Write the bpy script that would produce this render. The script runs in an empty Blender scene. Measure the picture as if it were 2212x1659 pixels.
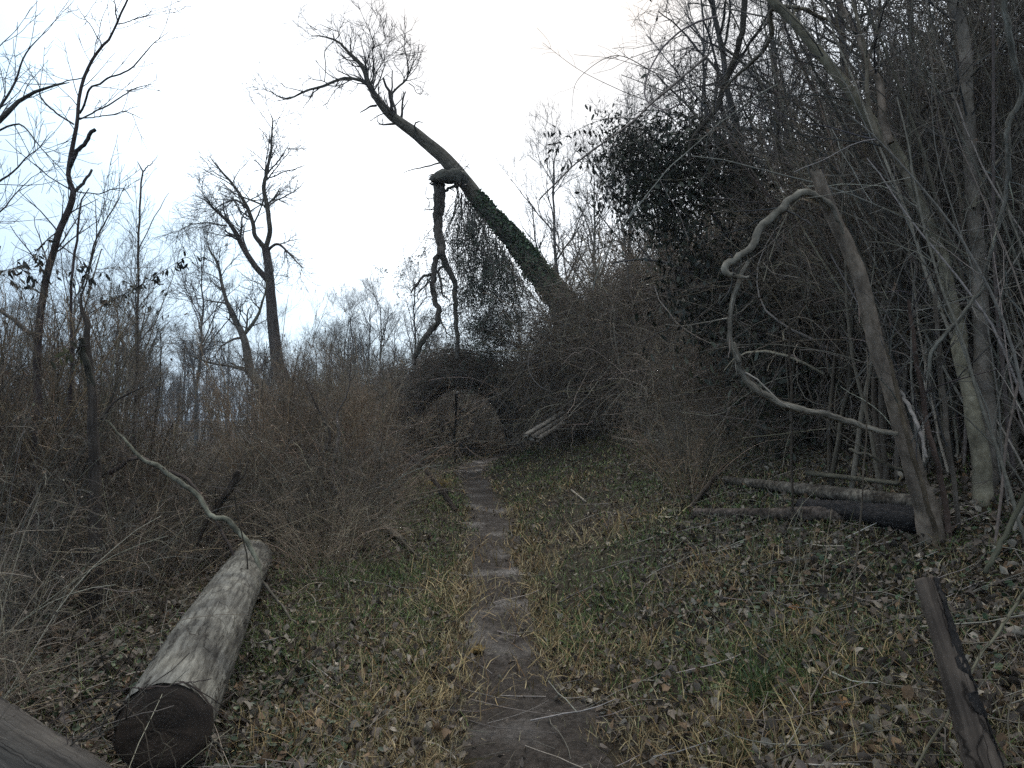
import bpy, math, random
import numpy as np
from mathutils import Matrix

# ------------------------------------------------------------------ camera, world, sun, exposure
SC = bpy.context.scene
COL = SC.collection
F, CU, CV, HORIZON, EYE = 1580.0, 1106.0, 829.5, 900.0, 1.5      # view of 2212 x 1659 units
PITCH = math.atan((HORIZON - CV) / F)
cam_d = bpy.data.cameras.new("camera")
cam = bpy.data.objects.new("camera", cam_d)
COL.objects.link(cam)
cam.location = (0, 0, EYE)
cam.rotation_euler = (math.radians(90) + PITCH, 0, 0)
cam_d.sensor_width = 36
cam_d.lens = F / 2212 * 36
cam_d.clip_start = 0.05
cam_d.clip_end = 2000
SC.camera = cam

SUN_EL, SUN_ROT = math.radians(40), math.radians(3)
w = bpy.data.worlds.new("World")
SC.world = w
w.use_nodes = True
nt = w.node_tree
bg = nt.nodes["Background"]
sky = nt.nodes.new("ShaderNodeTexSky")
sky.sky_type = 'NISHITA'
sky.sun_disc = False
sky.sun_elevation = SUN_EL
sky.sun_rotation = SUN_ROT
sky.air_density = 1.0
sky.dust_density = 3.5
sky.ozone_density = 1.0
cloud = nt.nodes.new("ShaderNodeTexNoise")
cloud.inputs["Scale"].default_value = 2.2
cloud.inputs["Detail"].default_value = 5
tcw = nt.nodes.new("ShaderNodeTexCoord")
mpw = nt.nodes.new("ShaderNodeMapping")
mpw.inputs["Scale"].default_value = (1, 1, 3.5)
nt.links.new(tcw.outputs["Generated"], mpw.inputs["Vector"])
nt.links.new(mpw.outputs["Vector"], cloud.inputs["Vector"])
crw = nt.nodes.new("ShaderNodeValToRGB")
crw.color_ramp.elements[0].position = 0.3
crw.color_ramp.elements[0].color = (6.6, 7.3, 8.3, 1)
crw.color_ramp.elements[1].position = 0.7
crw.color_ramp.elements[1].color = (8.6, 9.0, 9.4, 1)
nt.links.new(cloud.outputs["Fac"], crw.inputs["Fac"])
mixw = nt.nodes.new("ShaderNodeMixRGB")
mixw.inputs["Fac"].default_value = 0.9                               # thin overcast veil over the sky
nt.links.new(sky.outputs["Color"], mixw.inputs["Color1"])
crw.color_ramp.elements[0].color = (.86, .88, .9, 1)
crw.color_ramp.elements[1].color = (1.08, 1.07, 1.06, 1)
dot = nt.nodes.new("ShaderNodeVectorMath"); dot.operation = 'DOT_PRODUCT'
dot.inputs[1].default_value = (math.sin(SUN_ROT) * math.cos(SUN_EL), math.cos(SUN_ROT) * math.cos(SUN_EL), math.sin(SUN_EL))
nt.links.new(tcw.outputs["Generated"], dot.inputs[0])
glow = nt.nodes.new("ShaderNodeValToRGB")
for e_, (p_, c_) in zip([glow.color_ramp.elements[0], glow.color_ramp.elements[1], glow.color_ramp.elements.new(.85), glow.color_ramp.elements.new(.93)],
                        [(.60, (2.6, 3.7, 5.0, 1)), (1.0, (12, 12.5, 13.2, 1)), (.80, (4.3, 5.6, 6.7, 1)), (.89, (8.2, 8.9, 9.6, 1))]):
    e_.position = p_; e_.color = c_
nt.links.new(dot.outputs["Value"], glow.inputs["Fac"])
sepw = nt.nodes.new("ShaderNodeSeparateXYZ"); nt.links.new(tcw.outputs["Generated"], sepw.inputs[0])
upw = nt.nodes.new("ShaderNodeMapRange"); upw.interpolation_type = 'SMOOTHSTEP'
upw.inputs["From Min"].default_value = .5; upw.inputs["From Max"].default_value = .85
nt.links.new(sepw.outputs["Z"], upw.inputs["Value"])
zen = nt.nodes.new("ShaderNodeMixRGB"); zen.inputs["Color2"].default_value = (7.2, 7.4, 7.6, 1)
nt.links.new(upw.outputs["Result"], zen.inputs["Fac"]); nt.links.new(glow.outputs["Color"], zen.inputs["Color1"])
veil = nt.nodes.new("ShaderNodeMixRGB"); veil.blend_type = 'MULTIPLY'; veil.inputs["Fac"].default_value = 1
nt.links.new(zen.outputs["Color"], veil.inputs["Color1"]); nt.links.new(crw.outputs["Color"], veil.inputs["Color2"])
nt.links.new(veil.outputs["Color"], mixw.inputs["Color2"])
nt.links.new(mixw.outputs["Color"], bg.inputs["Color"])
bg.inputs["Strength"].default_value = 0.1

sun_d = bpy.data.lights.new("sun", 'SUN')
sun_d.energy = 0.7
sun_d.angle = math.radians(25)
sun_d.color = (1.0, 0.97, 0.93)
sun = bpy.data.objects.new("sun", sun_d)
COL.objects.link(sun)
sun.rotation_euler = (-(math.pi / 2 - SUN_EL), 0, -SUN_ROT)

SC.view_settings.view_transform = 'Standard'
SC.view_settings.look = 'None'
SC.view_settings.exposure = 1.15
SC.view_settings.gamma = 1
SC.render.engine = 'CYCLES'
SC.cycles.max_bounces = 5
SC.cycles.diffuse_bounces = 3
SC.cycles.glossy_bounces = 2
SC.cycles.transparent_max_bounces = 4
SC.cycles.volume_bounces = 0
SC.cycles.use_denoising = False

RNG = np.random.default_rng(11)
random.seed(4)

# ------------------------------------------------------------------ terrain
PY = np.array([-6, 0, 3.1, 4.7, 6.8, 9, 11.8, 15.8, 20, 22.5, 25, 28, 33, 40, 60])
PX = np.array([0.2, 0.2, 0.16, -0.06, -0.15, -0.25, -0.36, -0.72, -1.12, -1.2, -0.95, -0.4, 0.9, 2.5, 5])
PWY = np.array([-6, 3.1, 3.9, 4.8, 6.8, 12, 16, 24, 60])
PW = np.array([0.47, 0.45, 0.34, 0.26, 0.255, 0.27, 0.28, 0.36, 0.4])
def xc(y): return np.interp(y, PY, PX)
def pw(y): return np.interp(y, PWY, PW)
def hsh(i, j, k):
    h = np.sin(i * 127.1 + j * 311.7 + k * 74.7) * 43758.5453
    return (h - np.floor(h)) * 2 - 1
def vn(x, y, k):
    i, j = np.floor(x), np.floor(y)
    a, b = x - i, y - j
    a, b = a * a * (3 - 2 * a), b * b * (3 - 2 * b)
    return (hsh(i, j, k) * (1 - a) + hsh(i + 1, j, k) * a) * (1 - b) + (hsh(i, j + 1, k) * (1 - a) + hsh(i + 1, j + 1, k) * a) * b
def wav(x, y, s, k=0):
    f = s * .32; x = np.asarray(x, float); y = np.asarray(y, float)
    def rot(a, m, o): return vn((x * math.cos(a) - y * math.sin(a)) * f * m + o, (x * math.sin(a) + y * math.cos(a)) * f * m - o, k + o)
    return 1.15 * (rot(.6, 1, 0) + .55 * rot(1.9, 2.1, 20) + .3 * rot(2.7, 4.3, 40))
def H(x, y):
    x = np.asarray(x, float); y = np.asarray(y, float)
    s = x - xc(y)
    sr = np.clip(s - 0.32, 0, None)
    right = 0.40 * (np.sqrt(sr ** 2 + .04) - .2)
    right = np.where(right > 5, 5 + (right - 5) * .45, right)
    right = np.where(right > 12, 12 + (right - 12) * .1, right)
    sl = np.clip(-s - 2.2, 0, None)
    left = -0.07 * sl
    left = np.where(left < -1.5, -1.5 + (left + 1.5) * .02, left)
    bed = -0.045 * np.exp(-(s / 0.42) ** 4)
    n = .03 * wav(x, y, 1.1) + .014 * wav(x, y, 4.3, 2) * np.exp(-(y / 40) ** 2)
    far = np.clip((np.hypot(x, y) - 60) / 200, 0, 1)
    return right + left + bed + n * np.clip(np.abs(s) * 1.2, .3, 1) * (1 - far)

CP, SP = math.cos(PITCH), math.sin(PITCH)
def ray(u, v):
    a, b = (u - CU) / F, -(v - CV) / F
    return np.array([a, CP - b * SP, SP + b * CP])
def P(u, v, d):
    r = ray(u, v)
    return np.array([0, 0, EYE]) + r * (d / r[1])
def G(u, v, lift=0.0):
    r = ray(u, v)
    ds = np.concatenate([np.linspace(.8, 15, 700), np.linspace(15, 90, 800)])
    pts = np.array([0, 0, EYE]) + r[None] / r[1] * ds[:, None]
    below = pts[:, 2] < H(pts[:, 0], pts[:, 1]) + lift
    i = int(np.argmax(below)) if below.any() else len(ds) - 1
    return pts[i]
def V(uv, d0, d1=None):
    d1 = d0 if d1 is None else d1
    uv = np.array(uv, float)
    seg = np.concatenate([[0], np.cumsum(np.hypot(*np.diff(uv, axis=0).T))])
    t = seg / max(seg[-1], 1e-6)
    return np.array([P(a[0], a[1], d0 + (d1 - d0) * tt) for a, tt in zip(uv, t)])

# ------------------------------------------------------------------ materials
def new_mat(name):
    m = bpy.data.materials.new(name); m.use_nodes = True
    t = m.node_tree
    return m, t, t.nodes["Principled BSDF"]
def N(t, kind, **kw):
    n = t.nodes.new(kind)
    for k, v in kw.items():
        if k in n.inputs: n.inputs[k].default_value = v
        else: setattr(n, k, v)
    return n
def ramp(t, fac, stops):
    r = t.nodes.new("ShaderNodeValToRGB")
    el = r.color_ramp.elements
    while len(el) < len(stops): el.new(0.5)
    for e, (p, c) in zip(el, stops):
        e.position = p; e.color = (*c, 1)
    t.links.new(fac, r.inputs["Fac"])
    return r.outputs["Color"]
def mul(t, a, b, fac=1.0, mode='MULTIPLY'):
    m = N(t, "ShaderNodeMixRGB", blend_type=mode); m.inputs["Fac"].default_value = fac
    t.links.new(a, m.inputs["Color1"]); t.links.new(b, m.inputs["Color2"])
    return m.outputs["Color"]
def attr(t, name):
    return N(t, "ShaderNodeAttribute", attribute_name=name)

def col_mat(name, rough=0.85, spec=0.25, vary=False):
    """colour comes from each twig's / leaf's own colour"""
    m, t, b = new_mat(name)
    a = attr(t, "col")
    n = N(t, "ShaderNodeTexNoise", Scale=35.0, Detail=2.0)
    tc = N(t, "ShaderNodeTexCoord")
    t.links.new(tc.outputs["Object"], n.inputs["Vector"])
    c = ramp(t, n.outputs["Fac"], [(.3, (.72, .72, .72)), (.7, (1.2, 1.2, 1.2))])
    oi = N(t, "ShaderNodeObjectInfo")
    pv = ramp(t, oi.outputs["Random"], [(0, (.62, .64, .64)), (.5, (1.0, .985, .94)), (1, (1.42, 1.34, 1.16))] if vary else [(0, (1, 1, 1)), (1, (1, 1, 1))])
    t.links.new(mul(t, mul(t, a.outputs["Color"], c), pv), b.inputs["Base Color"])
    b.inputs["Roughness"].default_value = rough
    b.inputs["Specular IOR Level"].default_value = spec
    return m

def bark_mat(name, stops, stretch=(6, 6, 1.0), scale=3.0, bump=0.6, dist=.02, rough=.9, patch=None, spec=.2, cracks=None):
    m, t, b = new_mat(name)
    tc = attr(t, "tc")
    mp = N(t, "ShaderNodeMapping"); mp.inputs["Scale"].default_value = stretch
    t.links.new(tc.outputs["Vector"], mp.inputs["Vector"])
    n = N(t, "ShaderNodeTexNoise", Scale=scale, Detail=7.0, Roughness=.65)
    t.links.new(mp.outputs["Vector"], n.inputs["Vector"])
    c = ramp(t, n.outputs["Fac"], stops)
    n2 = N(t, "ShaderNodeTexNoise", Scale=4.5, Detail=4.0)
    t.links.new(tc.outputs["Vector"], n2.inputs["Vector"])
    c2 = ramp(t, n2.outputs["Fac"], [(.32, (.6, .6, .6)), (.68, (1.2, 1.18, 1.12))])
    c = mul(t, c, c2)
    if patch:
        (pscale, pstops, pstretch) = patch
        mp2 = N(t, "ShaderNodeMapping"); mp2.inputs["Scale"].default_value = pstretch
        t.links.new(tc.outputs["Vector"], mp2.inputs["Vector"])
        n3 = N(t, "ShaderNodeTexNoise", Scale=pscale, Detail=6.0, Roughness=.7)
        t.links.new(mp2.outputs["Vector"], n3.inputs["Vector"])
        c = mul(t, c, ramp(t, n3.outputs["Fac"], pstops))
    if cracks:
        mp4 = N(t, "ShaderNodeMapping"); mp4.inputs["Scale"].default_value = (1, 1, cracks[1])
        t.links.new(tc.outputs["Vector"], mp4.inputs["Vector"])
        nw = N(t, "ShaderNodeTexNoise", Scale=9.0, Detail=3.0)
        t.links.new(tc.outputs["Vector"], nw.inputs["Vector"])
        vw = mul(t, mp4.outputs["Vector"], nw.outputs["Color"], .03, 'ADD')
        vo = N(t, "ShaderNodeTexVoronoi", Scale=cracks[0], feature='DISTANCE_TO_EDGE')
        t.links.new(vw, vo.inputs["Vector"])
        c = mul(t, c, ramp(t, vo.outputs["Distance"], [(0, (.16, .14, .12)), (cracks[2], (1, 1, 1))]))
    a = attr(t, "col")
    c = mul(t, c, a.outputs["Color"])
    t.links.new(c, b.inputs["Base Color"])
    b.inputs["Roughness"].default_value = rough
    b.inputs["Specular IOR Level"].default_value = spec
    bp = N(t, "ShaderNodeBump", Strength=bump, Distance=dist)
    t.links.new(n.outputs["Fac"], bp.inputs["Height"])
    t.links.new(bp.outputs["Normal"], b.inputs["Normal"])
    return m

M = {}
M['twig'] = col_mat("twig_bark")
M['brush'] = col_mat("brush_twigs", vary=True)
M['leaf'] = col_mat("leaf", .6, .35)
M['litter'] = col_mat("leaf_litter", .75, .3)
M['grass'] = col_mat("grass_blades", .7, .3)
M['furrow'] = bark_mat("furrowed_bark", [(.3, (.028, .024, .02)), (.5, (.085, .075, .063)), (.72, (.16, .145, .125))], (9, 9, 1.6), 2.2, .9, .04)
M['smooth'] = bark_mat("smooth_grey_bark", [(.3, (.075, .066, .055)), (.5, (.15, .135, .115)), (.72, (.23, .212, .188))], (12, 12, 8), 1.6, .25, .004,
                       patch=(11, [(.36, (.72, .72, .7)), (.5, (.97, .97, .96)), (.66, (1.14, 1.13, 1.12))], (1, 1, .8)))
M['shaggy'] = bark_mat("shaggy_vine_bark", [(.35, (.07, .058, .045)), (.55, (.2, .175, .145)), (.7, (.34, .31, .27))], (60, 60, 5), 1.5, 1.0, .012)
M['deadlog'] = bark_mat("weathered_bare_wood", [(.32, (.09, .082, .075)), (.46, (.29, .275, .255)), (.66, (.52, .50, .47))], (30, 30, 3.0), 1.5, .9, .012, cracks=(15, .07, .022),
                        patch=(5.0, [(.36, (.34, .32, .3)), (.46, (.7, .67, .63)), (.56, (1.08, 1.06, 1.03))], (2.2, 2.2, .42)))
M['greylog'] = bark_mat("grey_wood", [(.3, (.05, .044, .038)), (.55, (.15, .135, .118)), (.75, (.23, .21, .185))], (26, 26, 1.6), 1.3, .75, .012, cracks=(16, .06, .03))
M['barklog'] = bark_mat("peeling_log_bark", [(.38, (.055, .047, .04)), (.5, (.155, .138, .118)), (.66, (.31, .28, .245))], (8, 8, 9), 2.6, .8, .014,
                        patch=(3.0, [(.4, (.4, .36, .32)), (.56, (1.1, 1.08, 1.05))], (2, 2, .8)))
M['char'] = bark_mat("charred_wood", [(.35, (.012, .011, .011)), (.56, (.032, .028, .026)), (.74, (.10, .08, .065))], (22, 22, 9), 1.6, 1, .03, .75)
M['split'] = bark_mat("split_wood", [(.36, (.07, .06, .05)), (.5, (.25, .22, .185)), (.7, (.40, .36, .31))], (40, 40, 1.2), 1.3, .6, .01)
M['torn'] = bark_mat("torn_pale_wood", [(.3, (.3, .25, .19)), (.7, (.55, .49, .4))], (50, 50, 2), 1.3, .8, .008)

def cut_mat():
    m, t, b = new_mat("dark_sawn_end")
    a = attr(t, "tc")
    wv = N(t, "ShaderNodeTexWave", Scale=16.0, Distortion=7.0, Detail=4.0)
    wv.wave_type = 'RINGS'; wv.rings_direction = 'Z'
    t.links.new(a.outputs["Vector"], wv.inputs["Vector"])
    n = N(t, "ShaderNodeTexNoise", Scale=7.0, Detail=5.0)
    t.links.new(a.outputs["Vector"], n.inputs["Vector"])
    c = ramp(t, n.outputs["Fac"], [(.3, (.016, .011, .008)), (.7, (.06, .04, .027))])
    c = mul(t, c, ramp(t, wv.outputs["Fac"], [(0, (.9, .9, .9)), (1, (1.06, 1.05, 1.03))]))
    t.links.new(c, b.inputs["Base Color"])
    b.inputs["Roughness"].default_value = .9
    bp = N(t, "ShaderNodeBump", Strength=.2, Distance=.006)
    t.links.new(wv.outputs["Fac"], bp.inputs["Height"]); t.links.new(bp.outputs["Normal"], b.inputs["Normal"])
    return m
M['cut'] = cut_mat()

def soil_mat():
    m, t, b = new_mat("leafy_soil")
    tc = N(t, "ShaderNodeTexCoord")
    n = N(t, "ShaderNodeTexNoise", Scale=1.1, Detail=9.0, Roughness=.7)
    n2 = N(t, "ShaderNodeTexVoronoi", Scale=17.0)
    n3 = N(t, "ShaderNodeTexNoise", Scale=45.0, Detail=5.0, Roughness=.7)
    for x in (n, n2, n3): t.links.new(tc.outputs["Object"], x.inputs["Vector"])
    c = ramp(t, n.outputs["Fac"], [(.3, (.022, .017, .012)), (.5, (.05, .041, .027)), (.68, (.05, .052, .026)), (.8, (.09, .07, .043))])
    c = mul(t, c, ramp(t, n3.outputs["Fac"], [(.3, (.5, .48, .45)), (.7, (1.5, 1.4, 1.3))]))
    c = mul(t, c, ramp(t, n2.outputs["Distance"], [(0, (1.25, 1.2, 1.15)), (.6, (.6, .6, .6))]))
    t.links.new(c, b.inputs["Base Color"])
    b.inputs["Roughness"].default_value = .95
    b.inputs["Specular IOR Level"].default_value = .15
    bp = N(t, "ShaderNodeBump", Strength=.8, Distance=.03)
    t.links.new(n3.outputs["Fac"], bp.inputs["Height"]); t.links.new(bp.outputs["Normal"], b.inputs["Normal"])
    return m
M['soil'] = soil_mat()

def mud_mat():
    m, t, b = new_mat("wet_mud")
    tc = N(t, "ShaderNodeTexCoord")
    n = N(t, "ShaderNodeTexNoise", Scale=1.3, Detail=4.0, Roughness=.55)
    n2 = N(t, "ShaderNodeTexNoise", Scale=24.0, Detail=8.0, Roughness=.72)
    n3 = N(t, "ShaderNodeTexNoise", Scale=90.0, Detail=4.0, Roughness=.7)
    for x in (n, n2, n3): t.links.new(tc.outputs["Object"], x.inputs["Vector"])
    c = ramp(t, n.outputs["Fac"], [(.32, (.029, .022, .016)), (.5, (.040, .032, .025)), (.66, (.052, .045, .039))])
    c = mul(t, c, ramp(t, n2.outputs["Fac"], [(.32, (.35, .33, .3)), (.65, (1.3, 1.26, 1.22))]))
    c = mul(t, c, ramp(t, n3.outputs["Fac"], [(.35, (.7, .7, .7)), (.7, (1.35, 1.3, 1.25))]))
    t.links.new(c, b.inputs["Base Color"])
    wet = ramp(t, n.outputs["Fac"], [(.5, (.9, .9, .9)), (.64, (.4, .4, .4))])
    rn = mul(t, wet, ramp(t, n2.outputs["Fac"], [(.35, (1.25, 1.25, 1.25)), (.6, (.9, .9, .9))]))
    t.links.new(rn, b.inputs["Roughness"])
    b.inputs["Specular IOR Level"].default_value = .32
    ad = mul(t, n2.outputs["Fac"], n3.outputs["Fac"], .35, 'ADD')
    bp = N(t, "ShaderNodeBump", Strength=.75, Distance=.03)
    t.links.new(ad, bp.inputs["Height"]); t.links.new(bp.outputs["Normal"], b.inputs["Normal"])
    return m
M['mud'] = mud_mat()

# ------------------------------------------------------------------ mesh building
class MB:
    def __init__(s):
        s.V, s.Q, s.T, s.C, s.A, s.n = [], [], [], [], [], 0
    def add(s, v, q=None, t=None, c=(1, 1, 1), tc=None):
        v = np.asarray(v, float).reshape(-1, 3); k = len(v)
        s.V.append(v)
        if q is not None and len(q): s.Q.append(np.asarray(q, int) + s.n)
        if t is not None and len(t): s.T.append(np.asarray(t, int) + s.n)
        c = np.asarray(c, float)
        s.C.append(np.broadcast_to(c, (k, 3)) if c.ndim == 1 else c)
        s.A.append(v if tc is None else np.asarray(tc, float).reshape(-1, 3))
        s.n += k
        return s
    def build(s, name, mat, parent=None, loc=None, smooth=True):
        v = np.concatenate(s.V)
        off = np.array(parent.location if parent is not None else (loc if loc is not None else (0, 0, 0)), float)
        v = v - off
        q = np.concatenate(s.Q) if s.Q else np.zeros((0, 4), int)
        t = np.concatenate(s.T) if s.T else np.zeros((0, 3), int)
        me = bpy.data.meshes.new(name)
        me.vertices.add(len(v)); me.vertices.foreach_set("co", v.astype(np.float32).ravel())
        me.loops.add(len(q) * 4 + len(t) * 3)
        me.loops.foreach_set("vertex_index", np.concatenate([q.ravel(), t.ravel()]).astype(np.int32))
        me.polygons.add(len(q) + len(t))
        me.polygons.foreach_set("loop_start", np.concatenate([np.arange(len(q)) * 4, len(q) * 4 + np.arange(len(t)) * 3]).astype(np.int32))
        me.update(calc_edges=True)
        if smooth: me.polygons.foreach_set("use_smooth", np.ones(len(q) + len(t), bool))
        a = me.attributes.new("col", 'FLOAT_COLOR', 'POINT')
        a.data.foreach_set("color", np.c_[np.concatenate(s.C), np.ones(len(v))].astype(np.float32).ravel())
        a = me.attributes.new("tc", 'FLOAT_VECTOR', 'POINT')
        a.data.foreach_set("vector", np.concatenate(s.A).astype(np.float32).ravel())
        me.materials.append(M[mat] if isinstance(mat, str) else mat)
        o = bpy.data.objects.new(name, me); COL.objects.link(o)
        if parent is not None: o.parent = parent
        elif loc is not None: o.location = loc
        return o

def norm(a): return a / np.maximum(np.linalg.norm(a, axis=-1, keepdims=True), 1e-9)

def tubes(mb, Pts, R, k=3, col=(.1, .09, .08), rng=None, jit=.25, lump=0.0, cap=False):
    """many tubes at once: Pts (T,N,3), R (T,N)"""
    Pts = np.asarray(Pts, float); R = np.asarray(R, float)
    T, n = Pts.shape[:2]
    if T == 0: return
    rng = RNG if rng is None else rng
    tan = norm(np.gradient(Pts, axis=1))
    mt = norm(tan.mean(1))
    ref = np.eye(3)[np.argmin(np.abs(mt), axis=1)]
    n1 = norm(np.cross(tan, ref[:, None]))
    n2 = np.cross(tan, n1)
    th = np.arange(k) * 2 * math.pi / k
    rr = R[:, :, None] * np.ones(k)
    if lump:
        ph = rng.uniform(0, 6.28, (T, 1, 1)); s = np.arange(n)[None, :, None] * (18.0 / n)
        low = (np.sin(2 * th + ph + s * .35) * .5 + np.sin(3 * th - ph * 2 + s * .23) * .35 + np.sin(s * .8 + ph * 3) * .3)
        rr = rr * (1 + lump * low + lump * .28 * rng.normal(0, 1, (T, n, k)))
    v = Pts[:, :, None] + rr[..., None] * (np.cos(th)[:, None] * n1[:, :, None] + np.sin(th)[:, None] * n2[:, :, None])
    ln = np.concatenate([np.zeros((T, 1)), np.cumsum(np.linalg.norm(np.diff(Pts, axis=1), axis=2), axis=1)], 1)
    off = rng.uniform(0, 20, (T, 1, 1))
    rb = R.mean(1)[:, None, None]
    tc = np.stack([np.cos(th) * rb + off + 0 * rr, np.sin(th) * rb + 0 * rr, ln[:, :, None] + off + 0 * rr], -1)
    i = np.arange(T)[:, None, None] * n * k + np.arange(n - 1)[None, :, None] * k
    j = np.arange(k)[None, None, :]; j2 = (j + 1) % k
    q = np.stack([i + j, i + j2, i + k + j2, i + k + j], -1).reshape(-1, 4)
    c = np.asarray(col, float)
    if c.ndim == 1: c = np.broadcast_to(c, (T, 3))
    c = c * (1 + rng.uniform(-jit, jit, (T, 1))) * (1 + rng.normal(0, .04, (T, 3)))
    if jit >= .3:                                                   # a share of dead, bleached twigs
        pale = rng.uniform(0, 1, (T, 1)) < .2
        c = np.where(pale, c * rng.uniform(1.5, 2.6, (T, 1)) * [1, 1.03, 1.08], c)
    c = np.repeat(np.clip(c, 0, 2), n * k, axis=0)
    tri = None
    if cap:
        tri = []
        for a in range(T):
            for base in (a * n * k, a * n * k + (n - 1) * k):
                tri += [[base, base + m, base + m + 1] for m in range(1, k - 1)]
    mb.add(v, q, tri, c, tc)

def spline(pts, n):
    """Catmull-Rom through the points, n samples"""
    p = np.asarray(pts, float)
    p = np.concatenate([[2 * p[0] - p[1]], p, [2 * p[-1] - p[-2]]])
    d = np.linalg.norm(np.diff(p[1:-1], axis=0), axis=1)
    s = np.concatenate([[0], np.cumsum(d)]); s /= s[-1]
    t = np.linspace(0, 1, n)
    i = np.clip(np.searchsorted(s, t, side='right') - 1, 0, len(s) - 2)
    f = ((t - s[i]) / np.maximum(s[i + 1] - s[i], 1e-9))[:, None]
    a, b, c, e = p[i], p[i + 1], p[i + 2], p[i + 3]
    return .5 * (2 * b + (c - a) * f + (2 * a - 5 * b + 4 * c - e) * f ** 2 + (3 * b - a - 3 * c + e) * f ** 3)

def limb(mb, pts, r, n=24, k=8, col=(1, 1, 1), lump=.05, wig=0.0, cap=False, rng=None, jit=.1):
    """one hero trunk or branch; r = list of radii along it. Returns its path and radii."""
    rng = RNG if rng is None else rng
    p = spline(pts, n)
    if wig:
        w_ = rng.normal(0, wig, (n, 3)); w_[0] = 0
        w_ = (w_ + np.roll(w_, 1, 0) + np.roll(w_, -1, 0)) / 2; w_[0] = w_[-1] = 0
        p = p + w_
    q_ = np.asarray(pts, float); at = np.linspace(0, 1, len(r))
    if len(r) == len(q_):
        at = np.concatenate([[0], np.cumsum(np.linalg.norm(np.diff(q_, axis=0), axis=1))]); at = at / at[-1]
    rad = np.interp(np.linspace(0, 1, n), at, r)
    tubes(mb, p[None], rad[None], k, col, rng, jit, lump, cap)
    return p, rad

def grow(rng, Pp, Rp, m, t0, t1, ang, L, n=6, wig=.25, up=.1, rr=.6, rmin=.0015, tap=.35, bias=1.0, side=None):
    """children of every parent path, vectorised"""
    T, k = Pp.shape[:2]
    q = T * m
    par = np.repeat(np.arange(T), m)
    t = t0 + (t1 - t0) * rng.uniform(0, 1, q) ** bias
    x = t * (k - 1); i = np.clip(x.astype(int), 0, k - 2); f = (x - i)[:, None]
    pos = Pp[par, i] * (1 - f) + Pp[par, i + 1] * f
    tan = norm(Pp[par, i + 1] - Pp[par, i])
    rad = Rp[par, i] * (1 - f[:, 0]) + Rp[par, i + 1] * f[:, 0]
    v = rng.normal(0, 1, (q, 3))
    if side is not None: v = v + np.asarray(side)
    v = norm(v - (v * tan).sum(1, keepdims=True) * tan)
    a = rng.uniform(ang[0], ang[1], q)[:, None]
    d = np.cos(a) * tan + np.sin(a) * v
    ln = rng.uniform(L[0], L[1], q) * (1.15 - .55 * t)
    out = np.zeros((q, n, 3)); out[:, 0] = pos
    st = (ln / (n - 1))[:, None]
    for s in range(1, n):
        d = norm(d + rng.normal(0, wig, (q, 3)) + np.array([0, 0, up]))
        out[:, s] = out[:, s - 1] + d * st
    r0 = np.maximum(rad * rr, rmin * 1.3)
    R = np.maximum(r0[:, None] * np.linspace(1, tap, n)[None], rmin)
    return out, R

def walk(rng, start, d, ln, n, wig, grav, spin=0.0):
    """random curling paths: start (q,3), d (q,3), ln (q,)"""
    q = len(start); out = np.zeros((q, n, 3)); out[:, 0] = start
    ax = norm(rng.normal(0, 1, (q, 3))); sp = rng.normal(0, spin, (q, 1))
    st = (ln / (n - 1))[:, None]
    d = norm(d)
    for s in range(1, n):
        d = norm(d + np.cross(ax, d) * sp + rng.normal(0, wig, (q, 3)) + np.array([0, 0, grav]))
        out[:, s] = out[:, s - 1] + d * st
    return out

def leaf_cloud(mb, pos, rng, size=(.04, .07), width=.42, cols=((.03, .04, .02),), droop=.4, fold=.25, flat=None, crump=.0):
    """many single leaves, each folded along its midrib"""
    q = len(pos)
    if flat is None:
        d = norm(rng.normal(0, 1, (q, 3)) + np.array([0, 0, -droop]))
        nrm = rng.normal(0, 1, (q, 3))
    else:
        d = norm(rng.normal(0, 1, (q, 3)) * np.array([1, 1, flat]))
        nrm = np.array([0, 0, 1.]) + rng.normal(0, flat * 1.3, (q, 3))
    sidev = norm(np.cross(d, nrm)); nn = norm(np.cross(sidev, d))
    L = rng.uniform(size[0], size[1], q)[:, None]; W = L * width * rng.uniform(.75, 1.2, (q, 1))
    fo = fold * rng.uniform(.3, 1.6, (q, 1)) * W
    curl = rng.uniform(-.15, .35, (q, 1)) * L
    cz = [nn * rng.normal(0, crump, (q, 1)) * L + sidev * rng.normal(0, crump * .6, (q, 1)) * L for _ in range(4)]
    v = np.stack([pos, pos + d * L * .32 + sidev * W * .5 + nn * fo + cz[0], pos + d * L * .72 + sidev * W * .42 + nn * (fo + curl * .5) + cz[1],
                  pos + d * L + nn * curl, pos + d * L * .72 - sidev * W * .42 + nn * (fo + curl * .5) + cz[2],
                  pos + d * L * .32 - sidev * W * .5 + nn * fo + cz[3]], 1)
    b = np.arange(q)[:, None] * 6
    quads = np.concatenate([b + np.array([[0, 1, 2, 3]]), b + np.array([[0, 3, 4, 5]])])
    cols = np.asarray(cols, float)
    c = cols[rng.integers(0, len(cols), q)] * rng.uniform(.7, 1.3, (q, 1))
    mb.add(v, quads, None, np.repeat(c, 6, axis=0))

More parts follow.
